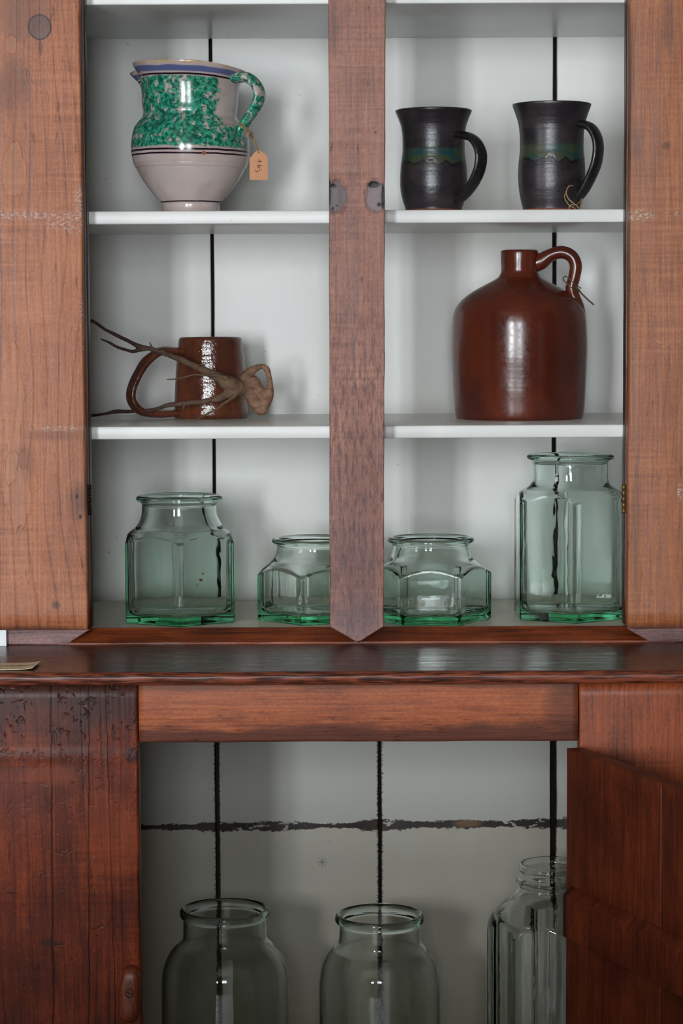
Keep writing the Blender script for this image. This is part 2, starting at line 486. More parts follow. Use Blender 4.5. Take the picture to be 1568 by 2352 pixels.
def marks_counter(g, c, h, r):
    o = g.xyz()
    # bare, streaky nosing along the front edge
    nz = g.noise(g.vm(g.co(), (30, 200, 420)), 1, 4, .65)
    fr = g.mr(o[1], Y_CT + .012, Y_CT + .004, 0, 1)
    c = g.mix(g.ma('MULTIPLY', fr, g.mr(nz, .4, .62, 0, .8)), c, C(150, 78, 54))
    c = g.mix(g.ma('MULTIPLY', fr, g.mr(nz, .66, .74, 0, .8)), c, C(70, 50, 46))
    h = g.ma('ADD', h, g.ma('MULTIPLY', g.ma('MULTIPLY', fr, nz), 4))
    r = g.ma('ADD', r, g.ma('MULTIPLY', fr, .10))
    return c, h, r

OR_L, OR_M, OR_D = C(200, 134, 97), C(170, 105, 72), C(124, 73, 51)
m_stile_l = wood('stile_wood_worn_orange', OR_L, OR_M, OR_D, seed=1, chatter=.8, ring=.45, marks=marks_left_stile, rough=.5, blotch=.35)
m_stile_r = wood('stile_wood_orange', C(188, 121, 78), C(158, 95, 59), C(114, 66, 42), seed=4, chatter=.95, ring=.2, marks=marks_right_stile, rough=.5, blotch=.35)
m_stile_m = wood('stile_wood_greyed', C(180, 130, 112), C(152, 103, 87), C(108, 68, 58), seed=8, chatter=.8, ring=.1, marks=marks_mid_stile, rough=.5, blotch=.4, pits=.6)
m_stop = wood('dark_stop_wood', C(92, 50, 36), C(66, 33, 23), C(40, 20, 15), seed=12, rough=.4)
m_foot = wood('greyed_foot_wood', C(150, 112, 106), C(112, 78, 74), C(66, 44, 42), axis='x', seed=15, rough=.5, ring=.4)
m_sill = wood('sill_wood', C(156, 77, 36), C(118, 52, 22), C(62, 27, 14), axis='x', seed=18, rough=.42, blotch=.9)
m_counter = wood('polished_counter_wood', C(96, 54, 40), C(70, 37, 28), C(42, 22, 18), axis='x', seed=21, rough=.28, ring=.3, blotch=.9, marks=marks_counter, bump=.05, spec=.4, coat=.06)
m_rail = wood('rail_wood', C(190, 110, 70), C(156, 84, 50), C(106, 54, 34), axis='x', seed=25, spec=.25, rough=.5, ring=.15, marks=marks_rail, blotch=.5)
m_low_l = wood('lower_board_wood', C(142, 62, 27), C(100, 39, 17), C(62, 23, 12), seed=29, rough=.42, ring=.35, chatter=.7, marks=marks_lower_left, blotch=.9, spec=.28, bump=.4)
m_low_r = wood('lower_stile_wood', C(172, 88, 46), C(138, 66, 33), C(92, 42, 24), seed=33, rough=.45, spec=.3, ring=.2, chatter=.8, blotch=.6)
m_door = wood('door_wood', C(120, 54, 28), C(90, 38, 20), C(58, 24, 13), seed=37, rough=.5, spec=.25, ring=.15, blotch=.8, chatter=.2)
m_side = wood('cupboard_side_wood', C(150, 88, 60), C(120, 66, 44), C(80, 44, 32), seed=41, rough=.5)
m_button = wood('turn_button_wood', C(150, 74, 44), C(112, 52, 32), C(66, 30, 22), seed=44, rough=.34, spec=.5)

def paint(name, base, dirt, smudge=False, rough=.38):
    g = M(name)
    o = g.xyz()
    nz = g.noise(g.vm(g.co(), (9, 9, 4)), 1, 4, .55)
    br = g.noise(g.vm(g.co(), (170, 170, 9)), 1, 3, .5)
    c = g.mix(g.mr(nz, .42, .75, 0, .35), base, dirt)
    sp = g.noise(g.co(), 95, 2, .5)
    c = g.mix(g.mr(sp, .74, .80, 0, .5), c, C(120, 112, 100))
    h = br
    if smudge:
        # band where an old shelf was taken out: bare dark wood showing through ragged paint
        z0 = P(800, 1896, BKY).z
        a = g.noise(g.vm(g.co(), (16, 16, 0)), 1, 3, .5)
        rag = g.noise(g.vm(g.co(), (150, 150, 330)), 1, 4, .7)
        d = g.ma('ABSOLUTE', g.ma('SUBTRACT', g.ma('SUBTRACT', o[2], z0), g.ma('MULTIPLY', o[0], .006)))
        wid = g.mr(a, .32, .62, .0022, .0078, False)
        band = g.mr(g.ma('ADD', g.ma('DIVIDE', d, wid), g.ma('MULTIPLY', g.ma('SUBTRACT', rag, .5), 1.9)), .75, 1.05, 1, 0)
        gap = g.mr(g.noise(g.vm(g.co(), (60, 60, 120)), 1, 3, .6), .60, .66, 1, 0.15)
        band = g.ma('MULTIPLY', band, gap)
        c = g.mix(g.mr(o[2], z0 - .003, z0 + .003, .0, .5), c, C(210, 214, 212))  # boards lightened above the band, standing in for light missing at their top
        c = g.mix(g.ma('MULTIPLY', band, .95), c, g.mix(g.mr(a, .5, .7), C(34, 24, 22), C(64, 46, 34)))
        b = g.blob(P(1072, 1891, BKY), .016, .0045, .4, .4, 120)
        c = g.mix(g.ma('MULTIPLY', b, .7), c, C(150, 118, 84))
        # scribbled mark on the paint
        for k in range(4):
            aa = k * .8
            cx, cz = P(740, 1980, BKY).x, P(740, 1980, BKY).z
            dx = g.ma('SUBTRACT', o[0], cx); dz = g.ma('SUBTRACT', o[2], cz)
            t = g.ma('ADD', g.ma('MULTIPLY', dx, math.sin(aa)), g.ma('MULTIPLY', dz, math.cos(aa)))
            l = g.ma('ADD', g.ma('MULTIPLY', dx, math.cos(aa)), g.ma('MULTIPLY', dz, -math.sin(aa)))
            ln = g.ma('MULTIPLY', g.mr(g.ma('ABSOLUTE', t), .0003, .0009, 1, 0), g.mr(g.ma('ABSOLUTE', l), .005, .008, 1, 0))
            c = g.mix(g.ma('MULTIPLY', ln, .45), c, C(90, 88, 86))
        # soot and chipped paint along the joints
        for px in (499, 872, 1271):
            xj = P(px, 1900, BKY).x
            e = g.mr(g.ma('ADD', g.ma('ABSOLUTE', g.ma('SUBTRACT', o[0], xj)), g.ma('MULTIPLY', g.ma('SUBTRACT', rag, .5), .010)), .0016, .0042, 1, 0)
            c = g.mix(g.ma('MULTIPLY', e, .9), c, C(24, 19, 18))
    g.bsdf(Base_Color=c, Roughness=rough, Specular_IOR_Level=.35, Normal=g.bump(h, .12, .0008))
    return g.m
m_paint = paint('white_paint', C(228, 228, 224), C(212, 208, 196))
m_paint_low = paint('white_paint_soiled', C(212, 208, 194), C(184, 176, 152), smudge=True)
m_paint_shelf = paint('white_paint_gloss', C(230, 232, 230), C(212, 211, 204), rough=.3)
m_paint_floor = paint('cream_paint', C(212, 208, 192), C(192, 186, 166))

def simple(name, base, rough=.6, spec=.4, metal=0.0, nscale=60, var=.25, bump=.2, bscale=None):
    g = M(name)
    nz = g.noise(g.co(), nscale, 4, .6)
    c = g.mix(g.mr(nz, .3, .7, 0, 1), base, (base[0] * (1 - var), base[1] * (1 - var), base[2] * (1 - var), 1))
    g.bsdf(Base_Color=c, Roughness=rough, Specular_IOR_Level=spec, Metallic=metal, Normal=g.bump(g.noise(g.co(), bscale or nscale * 4, 3, .6), bump, .0006))
    return g.m
m_iron = simple('rusty_iron', C(58, 44, 38), .55, .4, .6, 300, .5)
m_brass = simple('dull_brass', C(150, 122, 70), .45, .4, .8, 300, .5)
m_wall = simple('wall_plaster', C(150, 134, 108), .9, .2, 0, 3, .06, .1)
m_wallb = simple('wall_plaster_behind', C(84, 76, 66), .9, .2, 0, 3, .06, .1)
m_ceil = simple('ceiling_plaster', C(172, 160, 138), .9, .2, 0, 3, .04, .1)
m_frame = simple('window_paint', C(225, 225, 220), .5, .4, 0, 20, .05, .05)
m_table = wood('table_wood', C(120, 74, 48), C(92, 54, 36), C(60, 34, 24), axis='x', seed=55, rough=.5)
m_floorw = wood('floor_wood', C(128, 88, 60), C(100, 66, 44), C(66, 42, 30), axis='y', seed=57, rough=.5)

# ------------------------------------------------------------------ the room (behind and around the camera)
def boxes(name, lst, mat, kind='structure', label=None):
    V, Fc = [], []
    for (x0, x1, y0, y1, z0, z1) in lst:
        o = len(V)
        V += [(x, y, z) for x in (x0, x1) for y in (y0, y1) for z in (z0, z1)]
        Fc += [tuple(o + i for i in q) for q in ((0, 1, 3, 2), (4, 6, 7, 5), (0, 4, 5, 1), (2, 3, 7, 6), (0, 2, 6, 4), (1, 5, 7, 3))]
    ob = link(name, fixn(mesh(name, V, Fc)), mat)
    if kind: ob['kind'] = kind
    if label: ob['label'] = label
    return ob
RX, RY0, RY1, RZ = 2.7, -4.7, 0.42, 1.65
boxes('wall_back', [(-RX, RX, RY1, RY1 + .1, Z_FLOOR, RZ)], m_wallb, label='plaster wall behind the cupboard')
boxes('wall_right', [(RX, RX + .1, RY0, RY1, Z_FLOOR, RZ)], m_wall, label='plaster wall on the right')
boxes('wall_left', [(-RX - .1, -RX, RY0, W2['y0'], Z_FLOOR, RZ), (-RX - .1, -RX, W2['y1'], RY1, Z_FLOOR, RZ),
                    (-RX - .1, -RX, W2['y0'], W2['y1'], Z_FLOOR, W2['z0']), (-RX - .1, -RX, W2['y0'], W2['y1'], W2['z1'], RZ)], m_wall, label='plaster wall with a window on the left')
fb = []
xs_ = [-RX] + [v for w in WINS for v in (w['x0'], w['x1'])] + [RX]
for k in range(0, len(xs_), 2): fb.append((xs_[k], xs_[k + 1], RY0 - .1, RY0, Z_FLOOR, RZ))
for w in WINS: fb += [(w['x0'], w['x1'], RY0 - .1, RY0, Z_FLOOR, w['z0']), (w['x0'], w['x1'], RY0 - .1, RY0, w['z1'], RZ)]
boxes('wall_front', fb, m_wall, label='plaster wall with two windows behind the camera')
boxes('ceiling', [(-RX, RX, RY0, RY1, RZ, RZ + .1)], m_ceil, label='plaster ceiling')
boxes('floor', [(-RX, RX, RY0, RY1, Z_FLOOR - .1, Z_FLOOR)], m_floorw, label='wooden floor')
for wi, w in enumerate(WINS):
    bars = []
    x0, x1, z0, z1 = w['x0'], w['x1'], w['z0'], w['z1']
    for k in range(3):
        xx = x0 + (x1 - x0) * k / 2; t_ = .015 if k == 1 else .03
        bars.append((xx - t_, xx + t_, RY0 - .06, RY0 - .02, z0, z1))
    for k in range(5):
        zz = z0 + (z1 - z0) * k / 4; t_ = .03 if k in (0, 4) else .022 if k == 2 else .012
        bars.append((x0, x1, RY0 - .06, RY0 - .02, zz - t_, zz + t_))
    boxes('window_%d' % (wi + 1), bars, m_frame, label=('white sash window behind the camera on the left', 'white sash window straight behind the camera')[wi])
bars = []
for k in range(3):
    yy = W2['y0'] + (W2['y1'] - W2['y0']) * k / 2
    bars.append((-RX - .06, -RX - .02, yy - .025, yy + .025, W2['z0'], W2['z1']))
for k in range(4):
    zz = W2['z0'] + (W2['z1'] - W2['z0']) * k / 3
    bars.append((-RX - .06, -RX - .02, W2['y0'], W2['y1'], zz - .015, zz + .015))
boxes('window_3', bars, m_frame, label='white sash window in the left wall')

# unseen table, added between windows and cupboard to keep daylight off the lower boards
tb = empty('added_shade_table', (0, -1.55, Z_FLOOR), 'added unseen long dark wooden table that shades the lower cupboard', 'table')
hboard('table_top', -1.1, 1.1, -1.95, -1.20, -0.450, -0.410, m_table, tb, n=4)
for sx in (-1, 1):
    for yy in (-1.88, -1.30):
        vboard('leg', sx * 1.0 - .035, sx * 1.0 + .035, yy - .035, yy + .035, Z_FLOOR, -0.450, m_table, tb, n=4)
hboard('apron', -0.96, 0.96, -1.30, -1.275, -0.76, -0.450, m_table, tb, n=4)
hboard('apron', -0.96, 0.96, -1.90, -1.875, -0.76, -0.450, m_table, tb, n=4)

# ------------------------------------------------------------------ upper cupboard
up = empty('upper_cupboard', (0, .18, Z_CT), 'open upper cupboard with white painted shelves and worn reddish pine stiles', 'cupboard')
XO = 0.44
Z_LS = P(100, 1446, 0).z                       # lower end of the stile faces
vboard('stile', -XO, (XL, XL), 0, .022, Z_LS, Z_TOP, m_stile_l, up, n=60, seed=1, wob=.0008)
vboard('stile', (XR, XR), XO, 0, .022, P(1500, 1442, 0).z, Z_TOP, m_stile_r, up, n=60, seed=2, wob=.0008)
# inner stops behind the stiles
vboard('door_stop', -XO + .02, XL + .0026, .0225, .043, Z_BOT + .012, Z_TOP - .01, m_stop, up, n=30, bevel=.0012, seed=3)
vboard('door_stop', XR - .0012, XO - .02, .0225, .043, Z_BOT + .012, Z_TOP - .01, m_stop, up, n=30, bevel=.0012, seed=4)
# feet under the stiles, mitred towards the sill
za = Z_LS - .0003
lt, lb = P(208, 1442, .002), P(154, 1474.5, .002)
prism('stile_foot', [(-XO, Z_CT), (lb.x, Z_CT), (lt.x, za), (-XO, za)], .0025, .03, m_foot, up)
rt, rb = P(1436, 1440, .002), P(1492, 1470, .002)
zb_ = P(1500, 1442, 0).z - .0003
prism('stile_foot', [(rb.x, Z_CT), (XO, Z_CT), (XO, zb_), (rt.x, zb_)], .0025, .03, m_foot, up)
# middle stile with a pointed lower end
c0, c1 = P(754, 0, 0), P(885, 0, 0)
d0, d1 = P(757.5, 1440, 0), P(881, 1440, 0)
def ext(a, b, z): t = (z - a.z) / (b.z - a.z); return a.x + (b.x - a.x) * t
tip = P(822, 1477, 0)
def mid_stile():
    nz_ = 70
    zs = [d0.z + (Z_TOP - d0.z) * k / nz_ for k in range(nz_ + 1)]
    poly = [(tip.x, tip.z)]
    right = [(ext(d1, c1, z) + .0008 * fbm((1, 0, z), 14) + .0004 * fbm((1, 3, z), 60), z) for z in zs]
    left = [(ext(d0, c0, z) + .0006 * fbm((5, 0, z), 12), z) for z in zs]
    me_poly = [(tip.x, tip.z)] + right + left[::-1]
    return prism('stile', me_poly, 0, .024, m_stile_m, up, bevel=.0012)
mid_stile()
# shelves
for (zb, zt) in ((Z_SH1B, Z_SH1B + .0138), (Z_SH2B, Z_SH2T), (Z_SH3B, Z_SH3T)):
    hboard('shelf', XSL, XSR, SHY, BKY - .001, zb, zt, m_paint_shelf, up, n=40, bevel=.0014, wob=.0005, seed=zb * 10)
hboard('bottom_board', XSL, XSR, .038, BKY - .001, Z_CT, Z_BOT, m_paint_floor, up, n=20, bevel=.001, wob=.0002)
# sloping sill between the stiles
s0, s1 = P(100, 1440, .036).x, P(1540, 1440, .036).x
zt_ = P(784, 1440, .036).z; zf_ = P(784, 1473, .005).z
me = []
prof = [(.0375, zt_ - .03), (.0375, zt_), (.033, zt_ + .0004), (.006, zf_ + .0005), (.0035, zf_ - .0003), (.0032, Z_CT + .0005), (.0032, Z_CT)]
verts, faces = [], []
ns = 60; mm = len(prof)
for k in range(ns + 1):
    x = s0 + (s1 - s0) * k / ns
    for q, (yy, zz) in enumerate(prof):
        w = .0004 * fbm((x, yy, zz), 25, 3) if 1 < q < 6 else 0
        verts.append((x, yy + w, zz + w))
for k in range(ns):
    for q in range(mm):
        a = k * mm + q; b = k * mm + (q + 1) % mm
        faces.append((a, b, b + mm, a + mm))
faces.append(tuple(range(mm))); faces.append(tuple(reversed(range(ns * mm, ns * mm + mm))))
me = fixn(mesh('sill', verts, faces))
link('sill', me, m_sill, up)
# sides, top, back boards with open joints
dboard('side_panel', XSL - .018, XSL, .0235, BKY, Z_CT, Z_TOP, m_paint, up, n=6)
dboard('side_panel', XSR, XSR + .018, .0235, BKY, Z_CT, Z_TOP, m_paint, up, n=6)
hboard('top_board', -XO - .02, XO + .02, -.02, BKY + .014, Z_TOP, Z_TOP + .02, m_side, up, n=6)
J1 = P(486.5, 500, BKY).x; J2 = P(872, 1900, BKY).x; J3 = P(1273.5, 500, BKY).x
gaps = [(J1, .0020), (J2, .0016), (J3, .0026)]
edges = [XSL - .012] + [v for x, w in gaps for v in (x - w, x + w)] + [XSR + .012]
for k in range(4):
    vboard('back_plank', edges[2 * k], edges[2 * k + 1], BKY, BKY + .014, Z_CT, Z_TOP, m_paint, up, n=40, bevel=.0012, wob=.0005, seed=20 + k)
# hinge knuckles left on the inner edges
def hinge(name, px, py0, py1, Y, mat, parent, r=.0026, parts=5):
    lst = []
    for k in range(parts):
        a = P(px, py0 + (py1 - py0) * (k + .06) / parts, Y); b = P(px, py0 + (py1 - py0) * (k + .94) / parts, Y)
        a.x = b.x = P(px, (py0 + py1) / 2, Y).x
        lst.append(([a, a.lerp(b, .5), b], r * (1 if k % 2 == 0 else .9), dict(seg=12)))
    return tubes(name, lst, mat, parent)
hinge('hinge', 204.5, 1112, 1184, .021, m_iron, up)
hinge('hinge', 1432, 1112, 1180, .021, m_brass, up, r=.0022)

# ------------------------------------------------------------------ worktop
wt = empty('worktop', (0, .1, Z_CTB), 'dark polished wooden worktop with a rounded worn front edge', 'worktop')
def nosing():
    yb = BKY + .014
    hgt = Z_CT - Z_CTB; r = hgt * .46
    prof = [(yb, Z_CTB), (yb, Z_CT)]
    prof += [(Y_CT + .03, Z_CT)]
    for k in range(9):
        a = math.pi / 2 * k / 8
        prof.append((Y_CT + r * 1.3 - r * 1.3 * math.sin(a), Z_CT - r * .9 + r * .9 * math.cos(a)))
    for k in range(1, 7):
        a = math.pi / 2 * k / 6
        prof.append((Y_CT + r - r * math.cos(a), Z_CT - r * .9 - (hgt - r * .9) * math.sin(a)))
    verts, faces = [], []
    ns = 150; mm = len(prof)
    for k in range(ns + 1):
        x = -.50 + 1.0 * k / ns
        for q, (yy, zz) in enumerate(prof):
            near = 1 if yy < Y_CT + .02 else 0
            w = near * (.0008 * fbm((x, 0, 0), 16, 1) + .0005 * fbm((x, yy * 9, zz * 9), 50, 2))
            verts.append((x, yy + w, zz + w * .4))
    for k in range(ns):
        for q in range(mm):
            a = k * mm + q; b = k * mm + (q + 1) % mm
            faces.append((a, b, b + mm, a + mm))
    faces.append(tuple(range(mm))); faces.append(tuple(reversed(range(ns * mm, ns * mm + mm))))
    me = fixn(mesh('top', verts, faces, True))
    for p in me.polygons:
        if len(p.vertices) > 4: p.use_smooth = False
    return link('top', me, m_counter, wt)
top = nosing()
ew = top.modifiers.new('n', 'WEIGHTED_NORMAL'); ew.keep_sharp = True

# ------------------------------------------------------------------ lower cupboard
lo = empty('lower_cupboard', (0, .1, Z_FLOOR), 'open lower cupboard of dark reddish boards with a soiled white inside', 'cupboard')
xll = 0.5 * (P(318, 1620, Y_LO).x + P(322, 2200, Y_LO).x)
xlr = P(1330, 1640, Y_LO).x
XLO = 0.48
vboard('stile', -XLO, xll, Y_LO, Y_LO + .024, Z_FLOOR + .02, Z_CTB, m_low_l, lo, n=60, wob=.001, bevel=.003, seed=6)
vboard('stile', xlr, XLO, Y_LO, Y_LO + .024, Z_FLOOR + .02, Z_CTB, m_low_r, lo, n=60, wob=.001, bevel=.002, seed=7)
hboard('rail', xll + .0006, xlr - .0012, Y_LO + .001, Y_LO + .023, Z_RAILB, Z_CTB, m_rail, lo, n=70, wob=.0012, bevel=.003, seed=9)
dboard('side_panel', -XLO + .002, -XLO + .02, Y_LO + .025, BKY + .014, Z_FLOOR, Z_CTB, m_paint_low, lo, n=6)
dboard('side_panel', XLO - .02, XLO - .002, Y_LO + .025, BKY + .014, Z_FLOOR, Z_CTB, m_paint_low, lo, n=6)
hboard('bottom_board', -XLO + .0205, XLO - .0205, Y_LO + .025, BKY - .001, Z_LFLOOR - .018, Z_LFLOOR, m_paint_floor, lo, n=6)
hboard('bottom_rail', xll + .0006, xlr - .0012, Y_LO + .001, Y_LO + .023, Z_FLOOR + .02, Z_LFLOOR, m_rail, lo, n=20)
K1 = P(499.5, 1900, BKY).x; K3 = P(1270.5, 1900, BKY).x
gaps = [(K1, .0023), (J2, .0018), (K3, .0036)]
edges = [-XLO + .021] + [v for x, w in gaps for v in (x - w, x + w)] + [XLO - .021]
for k in range(4):
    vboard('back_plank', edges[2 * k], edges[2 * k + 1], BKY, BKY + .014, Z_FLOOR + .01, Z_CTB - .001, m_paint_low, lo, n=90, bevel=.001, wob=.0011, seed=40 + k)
# turn button with its screw
def turn_button():
    c = P(299, 2281, Y_LO)
    hw, hh = 25 * .00042, 67 * .00042
    verts, faces = [], []
    N_ = 40; rows = [(1.0, .0), (1.0, .004), (.97, .008), (.88, .011), (.72, .0128), (.4, .0136)]
    for s_, d in rows:
        for j in range(N_):
            a = 2 * math.pi * j / N_
            ca, sa = math.cos(a), math.sin(a)
            e = 2 / 3.0
            x = hw * s_ * math.copysign(abs(ca) ** e, ca); z = hh * s_ * math.copysign(abs(sa) ** (2 / 2.4), sa)
            x += .06 * z
            if z < 0: x *= 1 + .10 * (-z / hh)
            verts.append((c.x + x, Y_LO - d - .0002, c.z + z))
    for i in range(len(rows) - 1):
        for j in range(N_):
            a = i * N_ + j; b = i * N_ + (j + 1) % N_
            faces.append((a, b, b + N_, a + N_))
    faces.append(tuple(range(N_)))
    k = len(verts); verts.append((c.x, Y_LO - .0139, c.z))
    for j in range(N_): faces.append(((len(rows) - 1) * N_ + j, (len(rows) - 1) * N_ + (j + 1) % N_, k))
    b = link('turn_button', fixn(mesh('turn_button', verts, faces, True)), m_button, lo)
    sc = P(297, 2281, Y_LO - .0135); yy = Y_LO - .0137
    v, f = [], []
    R1 = .0042; N2 = 24
    for (rr, dy) in ((R1, .0), (R1, -.0004), (R1 * .86, -.0009), (R1 * .84, -.0001)):
        for j in range(N2):
            a = 2 * math.pi * j / N2; v.append((sc.x + rr * math.cos(a), yy + dy, sc.z + 1.1 * rr * math.sin(a)))
    for i in range(3):
        for j in range(N2):
            a = i * N2 + j; q = i * N2 + (j + 1) % N2; f.append((a, q, q + N2, a + N2))
    f.append(tuple(range(N2))); f.append(tuple(reversed(range(3 * N2, 4 * N2))))
    # slot as a thin raised bar
    o_ = len(v); aa = math.radians(-25)
    for t_ in (-1, 1):
        for w_ in (-1, 1):
            for d_ in (0, -.0006):
                v.append((sc.x + math.cos(aa) * t_ * R1 * .75 - math.sin(aa) * w_ * .0004, yy + d_, sc.z + math.sin(aa) * t_ * R1 * .75 + math.cos(aa) * w_ * .0004))
    f += [tuple(o_ + i for i in q) for q in ((0, 1, 3, 2), (4, 6, 7, 5), (0, 4, 5, 1), (2, 3, 7, 6), (0, 2, 6, 4), (1, 5, 7, 3))]
    link('screw', fixn(mesh('screw', v, f)), m_iron, b)
turn_button()

# the door, swung open to the right and towards the camera
def door():
    hc = P(1300, 1719, Y_LO - .022)
    ztop = hc.z
    far = PZ(1568, 1815, ztop)
    d = Vector((far.x - hc.x, far.y - hc.y, 0)); reach = d.length; d.normalize()
    nrm = Vector((-d.y, d.x, 0))                 # away from the inside face
    if nrm.x < 0: nrm = -nrm
    def pt(u, t, z): return Vector((hc.x, hc.y, 0)) + d * u + nrm * t + Vector((0, 0, z))
    spl = PZ(1520, 1797, ztop); us = Vector((spl.x - hc.x, spl.y - hc.y, 0)).length
    T = .0155; zb = Z_LFLOOR + .01
    def pl(name, u0, u1, t0, t1, z0, z1, mat, par, **k):
        return board(name, ([pt(u0, t0, z0), pt(u1, t0, z0), pt(u1, t1, z0), pt(u0, t1, z0)],
                            [pt(u0, t0, z1), pt(u1, t0, z1), pt(u1, t1, z1), pt(u0, t1, z1)]), mat, par, **k)
    dr = pl('door', 0, us - .0004, 0, T, zb, ztop, m_door, lo, n=40, wob=.0009, bevel=.0016, seed=11)
    dr['label'] = 'open plank door with a batten on its inside'
    pl('plank', us + .0004, .44, 0, T, zb, ztop, m_door, dr, n=40, wob=.0009, bevel=.0016, seed=12)
    b0, b1 = P(1292, 2046, hc.y).z, P(1290, 2142, hc.y).z
    t0 = -.010
    e0 = [pt(.014, t0, b1), pt(.014, 0, b1 - .001), pt(.014, 0, b0 + .008), pt(.014, t0, b0)]
    e1 = [pt(.43, t0, b1), pt(.43, 0, b1 - .001), pt(.43, 0, b0 + .008), pt(.43, t0, b0)]
    board('batten', (e0, e1), m_door, dr, n=30, bevel=.0015, wob=.0006, seed=14)
    hx = pt(-.0022, .006, 0)
    lst = []
    for k in range(3):
        za, zb2 = b0 + (b1 - b0) * (k + .03) / 3, b0 + (b1 - b0) * (k + .97) / 3
        lst.append(([Vector((hx.x, hx.y, za)), Vector((hx.x, hx.y, (za + zb2) / 2)), Vector((hx.x, hx.y, zb2))], .0032, dict(seg=12)))
    tubes('hinge', lst, m_iron, dr)
door()

# ------------------------------------------------------------------ glazes
def glaze_black():
    g = M('black_purple_glaze')
    nz = g.noise(g.vm(g.co(), (30, 30, 60)), 1, 4, .6)
    c = g.mix(g.mr(nz, .35, .7), C(36, 32, 37), C(54, 47, 50))
    pv = g.n('ShaderNodeAttribute', attribute_name='pv').outputs['Fac']
    an = g.n('ShaderNodeAttribute', attribute_name='ang').outputs['Fac']
    wob = g.noise(g.vec(g.ma('MULTIPLY', an, 3.0), pv, 0), 1.6, 3, .6)
    w2 = g.noise(g.vec(g.ma('MULTIPLY', an, 2.2), 0, 4), 1.2, 2, .5)
    drip = g.ma('ADD', pv, g.ma('MULTIPLY', g.ma('SUBTRACT', w2, .5), .22))
    band = g.ma('MULTIPLY', g.mr(pv, .36, .40, 0, 1), g.mr(drip, .50, .53, 1, 0))
    tc = g.mix(g.mr(g.noise(g.vm(g.co(), (60, 60, 90)), 1, 3, .6), .38, .62), C(22, 66, 66), C(62, 70, 44))
    c = g.mix(g.ma('MULTIPLY', band, .85), c, tc)
    edge = g.mr(g.ma('ABSOLUTE', g.ma('SUBTRACT', drip, .525)), .004, .016, 1, 0)
    c = g.mix(g.ma('MULTIPLY', edge, .7), c, C(12, 11, 13))
    lump = g.ma('ADD', g.ma('MULTIPLY', band, .4), g.noise(g.vm(g.co(), (20, 20, 160)), 1, 2, .5))
    lump = g.ma('ADD', lump, g.ma('MULTIPLY', g.noise(g.co(), 420, 2, .5), .35))
    foot = g.mr(g.ma('ADD', pv, g.ma('MULTIPLY', g.ma('SUBTRACT', wob, .5), .02)), .958, .965, 0, 1)
    c = g.mix(foot, c, C(120, 62, 42))
    rg = g.ma('ADD', .34, g.ma('MULTIPLY', foot, .4))
    rg = g.ma('ADD', rg, g.ma('MULTIPLY', g.ma('SUBTRACT', nz, .5), .2))
    g.bsdf(Base_Color=c, Roughness=rg, Specular_IOR_Level=.6, Normal=g.bump(lump, .35, .0012))
    return g.m
m_black = glaze_black()
def glaze_plain(name, c1, c2, c3, rough, bump=.2, bs=300, streak=(20, 20, 60), spec=.55):
    g = M(name)
    nz = g.noise(g.vm(g.co(), streak), 1, 4, .6)
    sp = g.noise(g.co(), 240, 2, .5)
    c = g.mix(g.mr(nz, .32, .68), c1, c2)
    c = g.mix(g.mr(sp, .62, .72, 0, .7), c, c3)
    h = g.ma('ADD', g.noise(g.co(), bs, 3, .6), g.ma('MULTIPLY', g.noise(g.vm(g.co(), (6, 6, 130)), 1, 2, .5), 1.6))
    pits = g.mr(g.noise(g.co(), 190, 1, .5), .74, .80, 0, 1)
    h = g.ma('SUBTRACT', h, g.ma('MULTIPLY', pits, 2))
    g.bsdf(Base_Color=c, Roughness=g.ma('ADD', rough, g.ma('MULTIPLY', g.ma('SUBTRACT', sp, .5), .25)), Specular_IOR_Level=spec, Normal=g.bump(h, bump, .0009))
    return g.m
m_blackh = glaze_plain('black_handle_glaze', C(24, 22, 26), C(34, 30, 34), C(20, 18, 20), .28, .2)
m_jug = glaze_plain('brown_salt_glaze', C(98, 40, 23), C(71, 29, 20), C(52, 25, 20), .22, .09, 90, (14, 14, 10))
m_mugb = glaze_plain('brown_gloss_glaze', C(108, 56, 34), C(76, 38, 26), C(66, 44, 36), .15, .7, 220, (30, 30, 14), 1.0)

